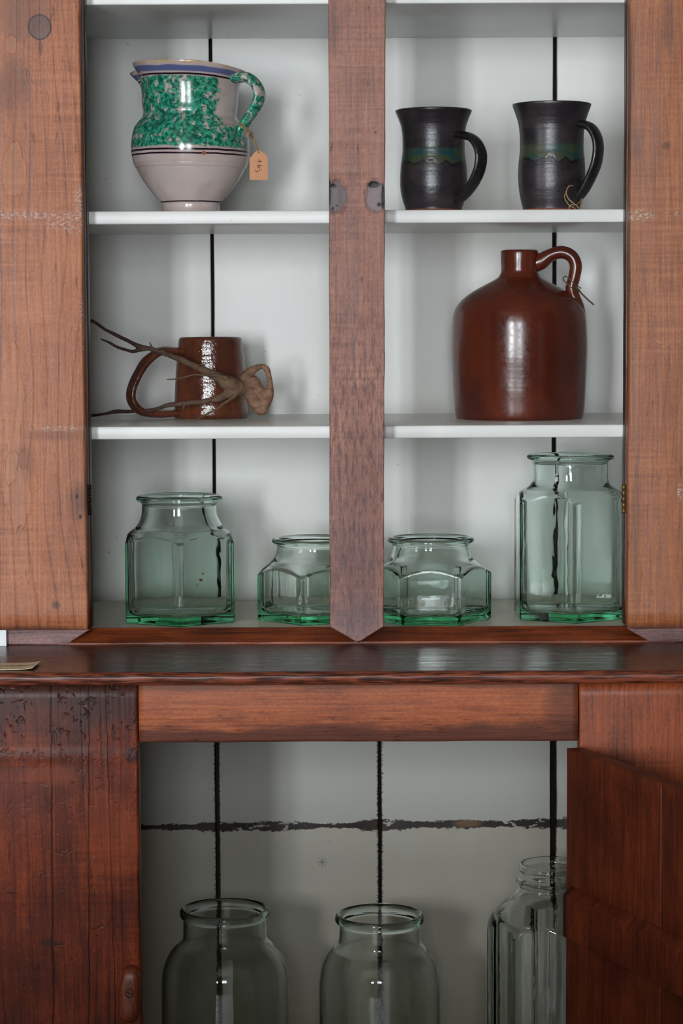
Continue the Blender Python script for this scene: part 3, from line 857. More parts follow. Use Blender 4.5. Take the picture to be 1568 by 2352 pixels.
def glaze_pitcher(handle=False):
    g = M('green_sponged_glaze' + ('_handle' if handle else ''))
    white = g.mix(g.mr(g.noise(g.co(), 30, 3, .5), .4, .7), C(196, 181, 177), C(180, 161, 156))
    n1 = g.noise(g.co(), 150, 4, .6, .4); n2 = g.noise(g.co(), 55, 3, .6)
    n3 = g.noise(g.vm(g.co(), (1, 1, 1)), 260, 3, .6)
    k = g.ma('ADD', g.ma('MULTIPLY', n1, .65), g.ma('MULTIPLY', n2, .35))
    sponge = g.mr(k, .41, .48, 0, 1)
    green = g.mix(g.mr(n3, .38, .64), C(10, 92, 72), C(62, 164, 134))
    green = g.mix(g.mr(n2, .55, .72, 0, .6), green, C(6, 52, 42))
    if handle:
        c = g.mix(g.mr(k, .43, .49), white, green)
    else:
        pv = g.n('ShaderNodeAttribute', attribute_name='pv').outputs['Fac']
        an = g.n('ShaderNodeAttribute', attribute_name='ang').outputs['Fac']
        pw = g.ma('ADD', pv, g.ma('MULTIPLY', g.ma('SUBTRACT', n2, .5), 14))
        zone = g.ma('MULTIPLY', g.mr(pw, 182, 187, 0, 1), g.mr(pw, 341, 347, 1, 0))
        # bare patch around the handle roots
        bare = g.ma('MULTIPLY', g.mr(g.ma('ADD', an, g.ma('MULTIPLY', g.ma('SUBTRACT', n2, .5), .5)), -.95, -.85, 0, 1), g.mr(pw, 285, 300, 1, 0))
        bare = g.ma('MULTIPLY', bare, g.mr(an, .2, .4, 1, 0))
        c = g.mix(g.ma('MULTIPLY', g.ma('MULTIPLY', sponge, zone), g.ma('SUBTRACT', 1, bare)), white, green)
        wb = g.ma('ADD', pv, g.ma('MULTIPLY', g.ma('SUBTRACT', g.noise(g.co(), 40, 2, .5), .5), 6))
        blue = g.ma('MULTIPLY', g.mr(wb, 160, 163, 0, 1), g.mr(wb, 172.5, 175, 1, 0))
        c = g.mix(g.ma('MULTIPLY', blue, .9), c, C(70, 86, 142))
        yel = g.ma('MULTIPLY', g.mr(wb, 154, 158, 1, 0), .75)
        c = g.mix(g.ma('MULTIPLY', yel, g.mr(n2, .40, .6)), c, C(196, 158, 92))
        for p0, w in ((180, 2.4), (350.5, 2.6), (359.5, 2.2), (465, 1.6)):
            ln = g.mr(g.ma('ABSOLUTE', g.ma('SUBTRACT', g.ma('ADD', pv, g.ma('MULTIPLY', g.ma('SUBTRACT', g.noise(g.co(), 50, 1, .5), .5), 2.5)), p0)), w * .7, w, 1, 0)
            c = g.mix(g.ma('MULTIPLY', ln, g.mr(g.noise(g.co(), 90, 2, .5), .25, .33)), c, C(28, 16, 30))
        chip = g.blob(P(468, 351, .1), .0022, .0022, .3, .5, 300)
        c = g.mix(chip, c, C(150, 90, 74))
    g.bsdf(Base_Color=c, Roughness=.16, Specular_IOR_Level=.6, Normal=g.bump(g.noise(g.co(), 140, 2, .5), .1, .001))
    return g.m
m_pit = glaze_pitcher(); m_pith = glaze_pitcher(True)
m_root = simple('weathered_root_bark', C(150, 112, 84), .8, .25, 0, 90, .5, .6, 260)
def bark():
    g = M('branch_bark')
    o = g.xyz()
    nz = g.noise(g.vm(g.co(), (90, 90, 140)), 1, 5, .65)
    dk = g.mr(o[0], P(300, 850, .2).x, P(560, 850, .2).x, 0, 1)   # thin twigs dark, the old root pale
    kn = g.mr(o[0], P(545, 850, .2).x, P(585, 850, .2).x, 0, 1)
    a = g.mix(dk, C(78, 58, 52), C(118, 92, 72))
    a = g.mix(kn, a, C(146, 112, 90))
    c = g.mix(g.mr(nz, .38, .66), a, g.mix(.55, a, C(52, 38, 32)))
    c = g.mix(g.mr(g.noise(g.co(), 60, 3, .6), .62, .75, 0, .6), c, C(150, 126, 92))
    h = g.ma('ADD', nz, g.ma('MULTIPLY', g.noise(g.co(), 420, 3, .6), .5))
    g.bsdf(Base_Color=c, Roughness=.75, Specular_IOR_Level=.3, Normal=g.bump(h, .6, .0012))
    return g.m
m_bark = bark()
m_twine = simple('jute_twine', C(176, 146, 108), .9, .2, 0, 500, .4, .4)
m_twined = simple('dark_twine', C(110, 92, 76), .9, .2, 0, 500, .4, .4)
m_tagp = simple('buff_card', C(210, 154, 118), .85, .2, 0, 200, .1, .1)
m_cream = simple('cream_paper', C(240, 226, 194), .85, .2, 0, 200, .08, .1)
m_white = simple('white_card', C(236, 240, 244), .7, .3, 0, 200, .03, .05)
m_ink = simple('brown_ink', C(70, 52, 44), .8, .2, 0, 300, .2, .0)
def glass(name, tint, dens, rough=.0, wave=.12, wscale=22, dirt=0.0):
    g = M(name)
    h = g.ma('ADD', g.noise(g.co(), wscale, 2, .5), g.ma('MULTIPLY', g.noise(g.vm(g.co(), (1, 1, .35)), wscale * 3, 2, .5), .3))
    b = g.n('ShaderNodeBsdfPrincipled')
    b.inputs['Base Color'].default_value = (1, 1, 1, 1); b.inputs['Transmission Weight'].default_value = 1
    b.inputs['IOR'].default_value = 1.42; b.inputs['Roughness'].default_value = rough
    g.put(b.inputs['Normal'], g.bump(h, wave, .004))
    g.t.links.new(b.outputs[0], g.out.inputs[0])
    va = g.n('ShaderNodeVolumeAbsorption'); va.inputs['Color'].default_value = tint; va.inputs['Density'].default_value = dens
    g.t.links.new(va.outputs[0], g.out.inputs['Volume'])
    return g.m
m_glass = glass('green_glass', (.15, .90, .58, 1), 20, wave=.2)
m_glass2 = glass('pale_green_glass', (.22, .86, .60, 1), 22, wave=.1)
m_glass3 = glass('clear_greenish_glass', (.36, .80, .64, 1), 22, wave=.2)

# ------------------------------------------------------------------ pots
def scaled(profpx, cx, Yc, base_z=None):
    out = []
    for r, y in profpx:
        q = P(cx, y, Yc); out.append((max(r, 0) * MPP(y, Yc), q.z))
    if base_z is not None:
        pass
    return out
def handle(name, cx, Yc, th, pts, mat, parent, wid, seg=16, n=6):
    """pts: (visible px from the axis, py, half thickness px, half width px)"""
    th = math.radians(th); ct = math.cos(th)
    cpx = P(cx, pts[0][1], Yc)
    path, rad, wd = [], [], []
    for dx, y, t, w in crom(pts, n):
        s = MPP(y, Yc); r = dx / ct * s
        path.append((cpx.x + r * math.cos(th), Yc + r * math.sin(th), P(cx, y, Yc).z)); rad.append(t * s); wd.append(w * s)
    return tube(name, path, rad, mat, parent, seg=seg, wide=wd, side=(-math.sin(th), math.cos(th), 0))

def pitcher():
    cx, Yc = 437, .165
    s = MPP(300, Yc); ax = P(cx, 300, Yc).x
    base = Z_SH2T
    t = empty('glazed_pitcher', (ax, Yc, base), 'green sponged pottery pitcher with blue rim band, pinkish lower body and loop handle', 'pitcher')
    ctrl = [(131, 151), (130, 156), (124, 166), (117, 178), (113, 195), (111, 215), (110, 240), (108, 256), (107.5, 264), (110, 272), (119, 282), (128, 295), (133.5, 313),
            (136, 335), (136, 350), (134, 364), (131, 377), (129.2, 379), (129.5, 381), (126, 387), (124, 389), (123.5, 391), (112, 412), (98, 432), (84, 450), (72, 463), (67, 468), (66, 474), (67, 485), (69, 493)]
    outer = crom(ctrl, 4)
    zb = Z_SH2T
    prof = [(r * s, P(cx, y, Yc).z) for r, y in outer]; pv = [y for r, y in outer]
    prof[-1] = (prof[-1][0], zb); 
    prof = [p if p[1] > zb else (p[0], zb) for p in prof]
    inner = [(127, 150), (120, 160), (112, 175), (106, 195), (103, 240), (104, 262), (118, 290), (127, 330), (124, 370), (100, 420), (70, 455), (0, 462)]
    inner = crom(inner, 3)
    full = [(0, zb)] + prof[::-1] + [(r * s, P(cx, y, Yc).z) for r, y in inner]
    fpv = [500] + pv[::-1] + [140] * len(inner)
    lim = 1 + len(prof)
    topz = P(cx, 150, Yc).z; necz = P(cx, 275, Yc).z
    def k(i):
        z = full[i][1]
        return max(0.0, min(1.0, (z - necz) / (topz - necz)))
    def rfun(th, i, r):
        d = math.degrees(th) % 360
        q = k(i) ** .8
        pinch = math.exp(-((d - 168) / 9) ** 2); spout = math.exp(-((d - 146) / 15) ** 2)
        return r * (1 - .17 * q * pinch + .30 * q * spout)
    def zfun(th, rr, i, z):
        h = max(0, (z - zb) / (topz - zb))
        d = math.degrees(th) % 360
        q = k(i) ** 2
        return z - h * .035 * (rr * math.cos(th)) - .0075 * q * math.exp(-((d - 146) / 20) ** 2) - .006 * q * max(0, math.cos(th)) ** 2
    lathe('body', full, m_pit, t, 160, (ax, Yc), rfun, zfun, fpv)
    handle('handle', cx, Yc, -24, [(88, 190, 8, 22), (108, 184, 12, 25), (132, 184, 12, 24), (153, 201, 11, 23), (161, 226, 11, 23), (152, 253, 11, 22), (134, 279, 11, 20), (120, 300, 12, 20), (114, 320, 10, 24), (110, 338, 5, 20)], m_pith, t, 18)
    return t
pitcher()

def price_tag():
    Y = .112
    z = P(593, 380, Y)
    t = empty('price_tag', (z.x, Y, P(593, 413, Y).z), 'small buff paper price tag hanging from the green pitcher on twine', 'tag')
    Q = lambda px, py: (P(px, py, Y).x, P(px, py, Y).z)
    prism('card', [Q(573, 411), Q(575, 413), Q(613, 414), Q(615, 411), Q(614.5, 361), Q(611, 358), Q(609, 354), Q(600, 347.5), Q(593, 345), Q(588, 347), Q(580, 355), Q(578, 359), Q(573, 361)], Y, Y + .0006, m_tagp, t, bevel=0)
    def ink(name, strokes, Yi, r=.00028):
        lst = []
        for st in strokes:
            pts = crom([tuple(P(px, py, Yi)) for px, py in st], 4)
            lst.append((pts, r, dict(seg=6)))
        return tubes(name, lst, m_ink, t)
    ink('lettering', [[(592, 366), (596, 370), (599, 372), (599, 368)], [(591, 371), (595, 372), (599, 371)],
                      [(592, 378), (596, 380), (596, 386), (590, 381), (602, 381)],
                      [(587, 389), (587, 393), (592, 394), (596, 390), (595, 388)], [(600, 388), (600, 392)]], Y - .0004)
    lst = []
    def S(pts, r=.0007):
        lst.append((crom([tuple(P(a, b, y)) for a, b, y in pts], 6), r, dict(seg=6)))
    S([(594, 352, Y - .0008), (591, 345, Y - .001), (585, 330, Y), (580, 318, .118), (570, 306, .105), (558, 292, .102), (551, 284, .108)])
    S([(594, 352, Y + .0012), (592, 344, Y + .001), (588, 330, Y), (580, 314, .116), (572, 302, .107), (560, 290, .104), (552, 281, .108)])
    S([(551, 284, .108), (553, 289, .100), (562, 297, .098), (572, 301, .104), (577, 306, .115), (570, 310, .12)])
    S([(572, 300, .104), (578, 304, .106), (580, 312, .11), (576, 316, .108), (571, 309, .104), (575, 303, .103)], .0009)
    tubes('twine', lst, m_twine, t)
price_tag()

def black_mug(cx, Yc, ctrl, hnd, th, label):
    y1 = 480
    s = MPP(360, Yc); ax = P(cx, 360, Yc).x; zb = Z_SH2T
    t = empty('stoneware_mug', (ax, Yc, zb), label, 'mug', 'dark glazed mugs on the middle shelf')
    outer = crom(ctrl, 6)
    ytop = ctrl[0][1]; ybot = ctrl[-1][1]
    prof = [(r * s + .0005 * math.sin(y * .42) * s * 900 / 900, max(zb, P(cx, y, Yc).z)) for r, y in outer]
    prof[-1] = (prof[-1][0], zb)
    pv = [(y - ytop) / (ybot - ytop) for r, y in outer]
    inn = crom([(ctrl[0][0] - 5, ytop - 2), (ctrl[0][0] - 10, ytop + 3), (ctrl[2][0] - 9, ctrl[2][1]), (ctrl[4][0] - 9, ctrl[4][1]), (ctrl[6][0] - 9, ctrl[6][1]), (50, ybot - 16), (0, ybot - 14)], 4)
    full = [(0, zb)] + prof[::-1] + [(r * s, P(cx, y, Yc).z) for r, y in inn]
    fpv = [1.0] + pv[::-1] + [0.0] * len(inn)
    lathe('body', full, m_black, t, 120, (ax, Yc), None, None, fpv)
    handle('handle', cx, Yc, th, hnd, m_blackh, t, 16, seg=20)
black_mug(995.5, .125, [(87.5, 254), (87, 258), (82, 270), (75, 290), (72, 312), (71.5, 330), (72, 352), (76, 385), (77.5, 415), (76, 440), (71, 462), (66, 476), (65, 481), (64, 491)],
          [(42, 313, 6, 15), (62, 314, 9, 19), (84, 322, 9, 20), (98, 340, 9, 20), (104, 364, 9, 20), (100, 395, 9, 20), (87, 425, 9, 20), (66, 453, 9, 18), (46, 468, 7, 15), (30, 476, 4, 12)], -40,
          'black glazed mug with a ragged teal band, shorter one nearest the middle stile')
black_mug(1266.5, .120, [(90, 240), (89, 246), (83, 262), (77, 282), (74, 303), (73, 322), (73, 345), (76, 375), (77, 405), (75, 435), (71, 458), (67, 474), (66, 480), (65, 490)],
          [(44, 290, 6, 15), (62, 288, 9, 20), (84, 296, 10, 23), (97, 318, 10, 23), (101, 345, 10, 23), (97, 378, 10, 23), (86, 408, 10, 22), (71, 438, 10, 20), (56, 460, 8, 16), (42, 476, 5, 12)], -30,
          'black glazed mug with a smooth blue-green band, nearest the right stile')
def foot_twine():
    Y = .07
    t = empty('jute_twine', (P(1315, 476, Y).x, Y, Z_SH2T), 'frayed loop of pale jute twine at the foot of the right black mug', 'twine')
    lst = []
    def S(pts, r=.0006):
        lst.append((crom([tuple(P(a, b, y)) for a, b, y in pts], 6), r, dict(seg=6)))
    S([(1315, 427, .076), (1307, 427, .072), (1301, 437, .068), (1300, 445, .066), (1305, 456, .064), (1313, 464, .062), (1321, 470, .062), (1328, 477, .064), (1330, 484, .066)], .0008)
    S([(1300, 441, .068), (1296, 450, .067), (1298, 459, .066), (1304, 468, .064), (1310, 474, .063), (1318, 477, .063), (1322, 483, .064)])
    S([(1308, 482, .063), (1307, 475, .063), (1312, 470, .063), (1320, 471, .064), (1330, 465, .07), (1336, 455, .078)])
    S([(1331, 480, .066), (1334, 468, .07), (1337, 456, .078)])
    tubes('strand', lst, m_twine, t)
foot_twine()

def brown_jug():
    cx, Yc = 1192.5, .215
    s = MPP(780, Yc); ax = P(cx, 780, Yc).x; zb = Z_SH3T
    t = empty('stoneware_jug', (ax, Yc, zb), 'large reddish brown stoneware jug with narrow neck and looped handle', 'jug')
    ctrl = [(40, 575), (42.5, 578), (43, 590), (42.5, 605), (42, 622), (45, 631), (52, 639), (78, 653), (108, 670), (132, 689), (146, 708), (152, 730), (154.5, 770), (155, 810), (153.5, 850), (152, 885), (150, 920), (147.5, 948), (144, 960), (139, 965)]
    outer = crom(ctrl, 5)
    prof = [(r * s, max(zb, P(cx, y, Yc).z)) for r, y in outer]; prof[-1] = (prof[-1][0], zb)
    inn = crom([(36, 574), (33, 577), (32, 600), (33, 628), (60, 658), (120, 700), (142, 760), (140, 940), (0, 950)], 3)
    full = [(0, zb)] + prof[::-1] + [(r * s, P(cx, y, Yc).z) for r, y in inn]
    def rf(th, i, r): return r * (1 + .004 * math.sin(2 * th + 1) + .003 * fbm((math.cos(th), math.sin(th), full[i][1] * 30), 1.5))
    lathe('body', full, m_jug, t, 128, (ax, Yc), rf)
    handle('handle', cx, Yc, -9, [(34, 606, 20, 17), (50, 600, 19, 17), (70, 587, 15, 16), (95, 580, 14.5, 16), (117, 589, 14.5, 16), (127, 610, 14.5, 16), (124, 636, 14, 16), (118, 662, 14, 16), (125, 686, 14, 18), (135, 706, 12, 18), (144, 730, 7, 13), (147, 748, 3, 7)], m_jug, t, 15, seg=20)
    tw = empty('twine_tie', (P(1310, 650, .2).x, .2, P(1310, 660, .2).z), 'thin twine knotted around the handle of the brown jug', 'twine')
    lst = []
    def S(pts, r=.0006):
        lst.append((crom([tuple(P(a, b, y)) for a, b, y in pts], 5), r, dict(seg=6)))
    yf, yb = .175, .215
    S([(1294, 642, .19), (1293, 638, .19), (1298, 635, .182), (1303, 637, yf), (1315, 648, yf - .003), (1328, 658, .185), (1334, 662, .19)])
    S([(1293, 638, .19), (1293, 643, .188), (1298, 648, .178), (1310, 659, yf - .002), (1320, 667, .178), (1328, 670, .188), (1330, 664, .2)])
    S([(1322, 657, .185), (1330, 668, .192), (1345, 684, .195), (1363, 700, .198)], .0011)
    tubes('strand', lst, m_twined, tw)
brown_jug()

def brown_mug():
    cx, Yc = 484, .262
    s = MPP(870, Yc); ax = P(cx, 870, Yc).x; zb = Z_SH3T
    t = empty('brown_mug', (ax, Yc, zb), 'shiny brown tapered mug with a ridged strap handle behind the dry branch', 'mug')
    ctrl = [(68, 774), (71.5, 777), (73, 782), (75, 800), (78, 830), (81, 865), (83, 900), (84.5, 930), (86, 948), (85, 953), (83.5, 956)]
    outer = crom(ctrl, 5)
    prof = [(r * s, max(zb, P(cx, y, Yc).z)) for r, y in outer]; prof[-1] = (prof[-1][0], zb)
    inn = crom([(65, 774), (62, 778), (65, 800), (72, 865), (74, 935), (0, 942)], 4)
    full = [(0, zb)] + prof[::-1] + [(r * s, P(cx, y, Yc).z) for r, y in inn]
    def rf(th, i, r): return r * (1 + .004 * fbm((math.cos(th), math.sin(th), full[i][1] * 40), 1.5))
    lathe('body', full, m_mugb, t, 112, (ax, Yc), rf)
    pts = [(-66, 808, 9, 18), (-92, 805, 10, 18), (-117, 808, 10, 18), (-144, 831, 10, 18), (-164, 862, 10, 18), (-176, 894, 10, 18), (-175, 918, 10, 18), (-160, 938, 10, 18), (-138, 946, 9, 18), (-112, 948, 9, 18), (-76, 947, 8, 18)]
    h = handle('handle', cx, Yc, 205, pts, m_mugb, t, 15, seg=20)
    ridge = handle('ridge', cx, Yc, 205, [(p[0] - 6.5 if 2 < i < 8 else p[0], p[1] - (6 if i <= 3 else 0), 3.4, 4) for i, p in enumerate(pts)], m_mugb, h, 4, seg=10)
brown_mug()

def branch():
    Z3 = Z_SH3T
    segs = [
        [(566, 884, .205, 13), (548, 890, .200, 19), (528, 884, .196, 19), (505, 870, .194, 14), (478, 855, .192, 10), (440, 838, .192, 8), (400, 820, .195, 7), (350, 803, .20, 6.2), (322, 796, .20, 6), (290, 781, .20, 4.6), (250, 762, .20, 4.2), (226, 746, .20, 4), (211, 738, .20, 4.6)],
        [(338, 802, .20, 5), (318, 803, .20, 4.5), (302, 807, .20, 4.4), (270, 797, .20, 3.8), (245, 784, .20, 3.2), (232, 778, .20, 2.4)],
        [(352, 803, .20, 4), (347, 795, .198, 2.5), (344, 786, .197, 1.6)],
        [(556, 893, .202, 14), (530, 902, .196, 12), (500, 914, .193, 8.5), (470, 922, .192, 6.5), (430, 926, .195, 6), (390, 930, .20, 5), (362, 938, .21, 5), (335, 944, .22, 4.6), (300, 945, .228, 4.2), (265, 946, .235, 4.6), (240, 950, .24, 3.6), (205, 955, .245, 3.6)],
        [(424, 926, .193, 4), (421, 936, .191, 2.6), (419, 942, .19, 1.5)],
        [(548, 900, .196, 7), (534, 914, .188, 4.2), (512, 929, .178, 3.4), (490, 944, .168, 3.0), (466, 955, .160, 2.6), (446, 964, .154, 1.8)],
        [(520, 868, .188, 6), (500, 863, .184, 4.2), (470, 861, .184, 3), (440, 862, .186, 2.8), (425, 866, .187, 2.6), (405, 871, .187, 2.2), (383, 871, .187, 1.5)],
        [(550, 886, .196, 12), (535, 905, .194, 8), (520, 912, .192, 4)],
        # root knob with its hole
        [(556, 886, .206, 14), (566, 866, .210, 15), (578, 852, .212, 12), (592, 844, .214, 8.5), (604, 841, .214, 6.5), (613, 849, .214, 7), (618, 868, .214, 6.5), (620, 890, .214, 8), (614, 912, .212, 12), (606, 930, .212, 14), (598, 941, .212, 14), (586, 922, .211, 16), (570, 900, .208, 15), (556, 886, .206, 13)],
        [(566, 884, .206, 16), (580, 880, .210, 17), (592, 895, .211, 15), (604, 905, .212, 12)],
    ]
    V, Fc = [], []
    for sg in segs:
        pts = crom(sg, 4)
        path, rad = [], []
        for i, (px, py, y, r) in enumerate(pts):
            q = P(px, py, y)
            q += Vector((0, .0012 * fbm(q, 60, 1), .0010 * fbm(q, 70, 2)))
            path.append(q); rad.append(max(.0006, r * MPP(py, y) * (1 + .22 * fbm(q, 90, 5))))
        for q, r in zip(path, rad): q.z = max(q.z, Z3 + r * .95)
        v, f = tube_data(path, rad, seg=10)
        o = len(V); V += v; Fc += [tuple(i + o for i in q) for q in f]
        for end in (0, -1):                     # round caps
            o = len(V); c, r = path[end], rad[end]
            bm = bmesh.new(); bmesh.ops.create_icosphere(bm, subdivisions=2, radius=r)
            bm.verts.index_update()
            V += [c + w.co for w in bm.verts]; Fc += [tuple(o + w.index for w in fc.verts) for fc in bm.faces]; bm.free()
    me = mesh('dry_branch', V, Fc, True); fixn(me)
    o = link('dry_branch', me, m_bark)
    r = o.modifiers.new('remesh', 'REMESH'); r.mode = 'VOXEL'; r.voxel_size = .0008; r.use_smooth_shade = True
    sm = o.modifiers.new('smooth', 'SMOOTH'); sm.factor = .5; sm.iterations = 4
    tag(o, 'dry forked branch with a gnarled knobby root leaning in front of the brown mug', 'branch')
branch()

# ------------------------------------------------------------------ glass jars
def ngon_r(n, R, rot, round_, bow=0.0, rib=0.0):
    ap = R * math.cos(math.pi / n)
    def f(th):
        d = (th - rot) % (2 * math.pi / n) - math.pi / n          # corner at 0 of the modulo
        r = ap / math.cos(d)
        # faces bow inwards a little, corners carry a narrow chamfer
        u = abs(d) / (math.pi / n)
        r -= bow * (1 - u * u)
        bead = math.degrees(math.pi / n - abs(d))
        return smin(r, R - round_, round_ * .12) + rib * math.exp(-(bead / 1.5) ** 2)
    return f
def smin(a, b, k): return -math.log(math.exp(-a / k) + math.exp(-b / k)) * k
def jar(name, label, cx, Yc, floor, prof, mat, hexa=None, rot=0.0, wall=8, base=18, ysh=0, group=None, seg=168, sides=6, rnd=2.0, kk=.00045, mid=1300, bow=2.6):
    """prof (r px, y px) upwards from the body to the crown of the rim, on the jar's own axis"""
    s = MPP(mid, Yc); ax = P(cx, mid, Yc).x
    body = [(r * s, P(cx, y + ysh, Yc).z) for r, y in crom(prof, 4)]
    R = hexa * s if hexa else None
    zb = floor
    hexf = ngon_r(sides, R, math.radians(rot), rnd * s, bow * s, 1.6 * s) if hexa else None
    hexi = ngon_r(sides, R, math.radians(rot), rnd * s * 3.0, bow * s) if hexa else None
    rb = body[0][0]
    n0 = 12
    w = wall * s
    outer = [(0.0, zb + .0025), (rb * .55, zb + .0022), (rb * .86, zb + .0004), (rb * .93, zb)]
    for k in range(5):
        a = math.pi / 2 * k / 4
        outer.append((rb * (.955 + .045 * math.sin(a)), zb + .0035 * (1 - math.cos(a))))
    for k in range(1, n0): outer.append((rb, zb + .0035 + (body[0][1] - zb - .0035) * k / n0))
    outer += body
    crown = body[-1]
    inner = []
    inn_src = [q for q in outer if q[1] > zb + base * s]
    for r, z in reversed(inn_src):
        ri = r - w
        inner.append((ri, z))
    # smooth inside of the rim: never wider than the neck allows
    neck = min(r for r, z in body) - w
    iz = [z for r, z in body if abs(r - min(q[0] for q in body)) < 1e-9][0]
    inner2 = [(crown[0] - w * .45, crown[1] - .0002)]
    for r, z in inner:
        if z > iz: inner2.append((max(neck, crown[0] - w - .0 * r), z)) if False else inner2.append((neck, z)) if z < crown[1] - w * .7 else None
        else: inner2.append((r, z))
    zi = zb + base * s
    inner2 = [q for q in inner2 if q and (q[1] > zi + .0095)]
    nflat = len(outer) + len(inner2)
    fr = []
    for k in range(1, 9):
        a = math.pi / 2 * k / 8
        fr.append(1 - .0095 / (.9 * (R or rb)) * (1 - math.cos(a)) * 1.0)
        inner2.append((rb - w, zi + .0095 * (1 - math.sin(a))))
    for f_, dz in ((.7, .0004), (.4, .0011), (0, .0016)):
        fr.append(f_); inner2.append((0 if f_ == 0 else rb - w, zi + dz))
    full = outer + inner2
    ninn = len(outer)
    def rfun(th, i, r):
        fq = fr[i - nflat] if i >= nflat else 1.0
        if hexf is None: return r * fq * (1 + .004 * math.sin(2 * th + cx))
        if i < ninn:
            h = hexf(th)
            frac = r / rb if i < 9 else 1.0
            if i < 9: return smin(h * frac, r, kk * .3) if r < rb * .99 else smin(h, r, kk)
            return smin(h, r, kk)
        h = hexi(th) - w * 1.0
        return smin(h, r, kk) * fq
    def zfun(th, rr, i, z): return z
    angs = None
    if hexa:
        st = 2 * math.pi / sides; m_ = 13; angs = []
        for k in range(sides):
            for j in range(2 * m_):
                u = (j - m_) / m_
                angs.append(math.radians(rot) + k * st + math.copysign(abs(u) ** 1.7, u) * st / 2)
    o = lathe(name, full, mat, None, seg, (0, 0), rfun, zfun, None, angs)
    me = o.data
    for v in me.vertices: v.co.z -= zb
    o.location = (ax, Yc, zb)
    tag(o, label, 'jar', group)
    return o
GR = 'green hexagonal glass jars on the bottom shelf'
jar_a = jar('hexagonal_jar', 'medium tall green hexagonal glass jar standing nearest the left stile', 413.5, .172, Z_BOT,
    [(160, 1262), (148, 1247), (138, 1238), (128, 1231), (121, 1226), (113, 1218.5), (101, 1209.5), (92, 1196), (87.5, 1182), (86, 1166), (86.5, 1158), (91, 1153), (97.5, 1149), (99.5, 1144), (97, 1139), (92, 1137)], m_glass, 142, rot=-90 + 3, group=GR, mid=1300)
def specks(j):
    m_red = simple('dried_red_paint', C(120, 30, 30), .7, .3, 0, 300, .3, .2)
    for px, py, r in ((461, 1332, .0018), (466, 1318, .0010), (453, 1344, .0008), (507, 1349, .0008)):
        q = P(px, py, .1188 + (px - 461) * .00031)
        tube('paint_speck', [q + Vector((-r, 0, r * .4)), q, q + Vector((r, 0, -r * .5))], [r * .35, r * .8, r * .4], m_red, j, seg=7)
specks(jar_a)
jar('hexagonal_jar', 'squat green hexagonal glass jar half hidden behind the left edge of the middle stile', 724, .178, Z_BOT,
    [(160, 1341), (149, 1326), (138, 1315), (128, 1308), (116, 1299), (106, 1291), (97, 1282), (91, 1269), (88, 1256), (90, 1248), (97, 1245), (99.5, 1240.5), (97, 1236), (92, 1234)], m_glass, 138, rot=-90 - 13, group=GR, ysh=1)
jar('hexagonal_jar', 'squat green hexagonal glass jar just right of the middle stile, flat side forward', 989, .165, Z_BOT,
    [(160, 1340), (149, 1325), (138, 1314), (128, 1307), (116, 1298), (106, 1290), (97, 1281), (91, 1268), (88, 1255), (90, 1247), (97, 1244), (99.5, 1239.5), (97, 1235), (92, 1233)], m_glass, 139, rot=-60 - 2, group=GR)
jar('hexagonal_jar', 'tallest green hexagonal glass jar standing against the right stile', 1308.5, .187, Z_BOT,
    [(160, 1172), (148, 1157), (138, 1148), (128, 1139), (119, 1132), (111, 1126), (101, 1120), (92, 1113), (87, 1102), (86, 1086), (86, 1072), (86.5, 1062), (91, 1057), (97.5, 1054), (100, 1049.5), (97.5, 1045), (92, 1043)], m_glass, 140, rot=-90 + 1, group=GR, mid=1250)
jar('round_jar', 'large round pale glass jar in the lower cupboard beside the left board', 517, .12, Z_LFLOOR,
    [(146, 2300), (146, 2262), (144, 2236), (139, 2214), (130, 2194), (118, 2178), (105, 2166), (97.5, 2156), (95.5, 2142), (95, 2122), (95, 2110), (98, 2106), (102, 2102), (103, 2095), (101, 2088), (96, 2085)], m_glass2, mid=2200, wall=6, base=20, group='large jars in the lower cupboard')
jar('round_jar', 'large round pale glass jar in the centre of the lower cupboard', 872, .115, Z_LFLOOR,
    [(140, 2310), (140, 2272), (138.5, 2248), (134, 2222), (126, 2202), (115, 2186), (104, 2176), (97, 2166), (94, 2154), (93, 2136), (93, 2124), (97, 2120), (102, 2115), (103, 2108), (101, 2101), (96, 2098)], m_glass2, mid=2200, wall=6, base=20, group='large jars in the lower cupboard')
jar('panelled_jar', 'tall panelled clear jar with a screw neck half hidden by the open door', 1266, .15, Z_LFLOOR,
    [(165, 2190), (158, 2150), (150, 2122), (140, 2102), (126, 2086), (108, 2072), (92, 2062), (83, 2052), (78, 2042), (76, 2034), (80, 2029), (82, 2022), (78, 2016), (74, 2010), (73.5, 2000), (75, 1996), (74.5, 1990), (72, 1985), (71, 1982)], m_glass3, 153, rot=-90 + 8, sides=8, mid=2150, wall=6, base=20, group='large jars in the lower cupboard', rnd=4)

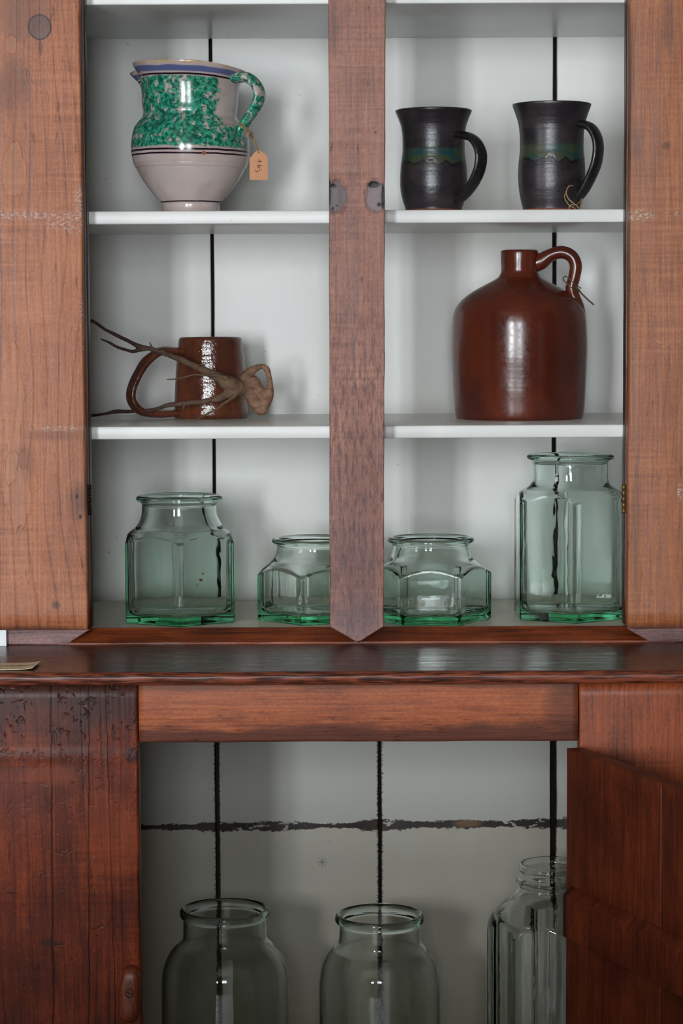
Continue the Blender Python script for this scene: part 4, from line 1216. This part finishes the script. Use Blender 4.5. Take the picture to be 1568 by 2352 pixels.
# ------------------------------------------------------------------ papers on the worktop
def paper():
    z = Z_CT + .0004
    a, b, c_, d_ = PZ(95, 1523, z), PZ(76, 1538.5, z), PZ(-70, 1541, z), PZ(-50, 1525, z)
    t = empty('paper_label', ((a.x + c_.x) / 2, (a.y + c_.y) / 2, Z_CT), 'cream handwritten paper label lying on the worktop at the left edge', 'paper')
    n = 14; verts, faces = [], []
    for k in range(n + 1):
        u = k / n
        for p, q in ((d_, a), (c_, b)):
            w = p.lerp(q, u); lift = .0018 * max(0, (u - .75) / .25) ** 2 + .0006
            verts.append((w.x, w.y, z + lift)); 
    m_ = len(verts)
    verts += [(x, y, zz - .0004) for x, y, zz in verts]
    for k in range(n):
        faces.append((2 * k, 2 * k + 2, 2 * k + 3, 2 * k + 1)); faces.append((m_ + 2 * k, m_ + 2 * k + 1, m_ + 2 * k + 3, m_ + 2 * k + 2))
        faces.append((2 * k, m_ + 2 * k, m_ + 2 * k + 2, 2 * k + 2)); faces.append((2 * k + 1, 2 * k + 3, m_ + 2 * k + 3, m_ + 2 * k + 1))
    faces.append((0, 1, m_ + 1, m_)); faces.append((2 * n, m_ + 2 * n, m_ + 2 * n + 1, 2 * n + 1))
    link('sheet', fixn(mesh('sheet', verts, faces)), m_cream, t)
    # handwriting
    fc = bpy.data.curves.new('lettering', 'FONT'); fc.body = 't Cupboard'; fc.size = 1; fc.shear = .35; fc.extrude = .002; fc.offset = -.012
    tmp = bpy.data.objects.new('tmp_text', fc); col.objects.link(tmp)
    bpy.context.view_layer.update()
    dg = bpy.context.evaluated_depsgraph_get()
    me = bpy.data.meshes.new_from_object(tmp.evaluated_get(dg))
    bpy.data.objects.remove(tmp); bpy.data.curves.remove(fc)
    xs = [v.co.x for v in me.vertices]; wid = max(xs) - min(xs)
    l0, l1 = PZ(0, 1533, z), PZ(77, 1531.5, z)
    up_ = PZ(84, 1525.5, z) - PZ(77, 1531.5, z)
    for v in me.vertices:
        u = (v.co.x - min(xs)) / wid
        q = l0.lerp(l1, u) + up_ * (v.co.y * .95)
        uu = (q.x - d_.x) / (a.x - d_.x)
        v.co = Vector((q.x, q.y, z + .0008 + .0018 * max(0, (uu - .75) / .25) ** 2 + v.co.z * .05))
    link('lettering', me, simple('faded_ink', C(150, 124, 98), .8, .2, 0, 300, .2, .0), t)
paper()
wc0, wc1 = P(-45, 1474, -.004), P(14.5, 1447, -.004)
cd = boxes('price_card', [(wc0.x, wc1.x, -.0055, -.0045, Z_CT + .0002, wc1.z)], m_white, kind=None)
tag(cd, 'blank white card standing against the foot of the left stile', 'card')
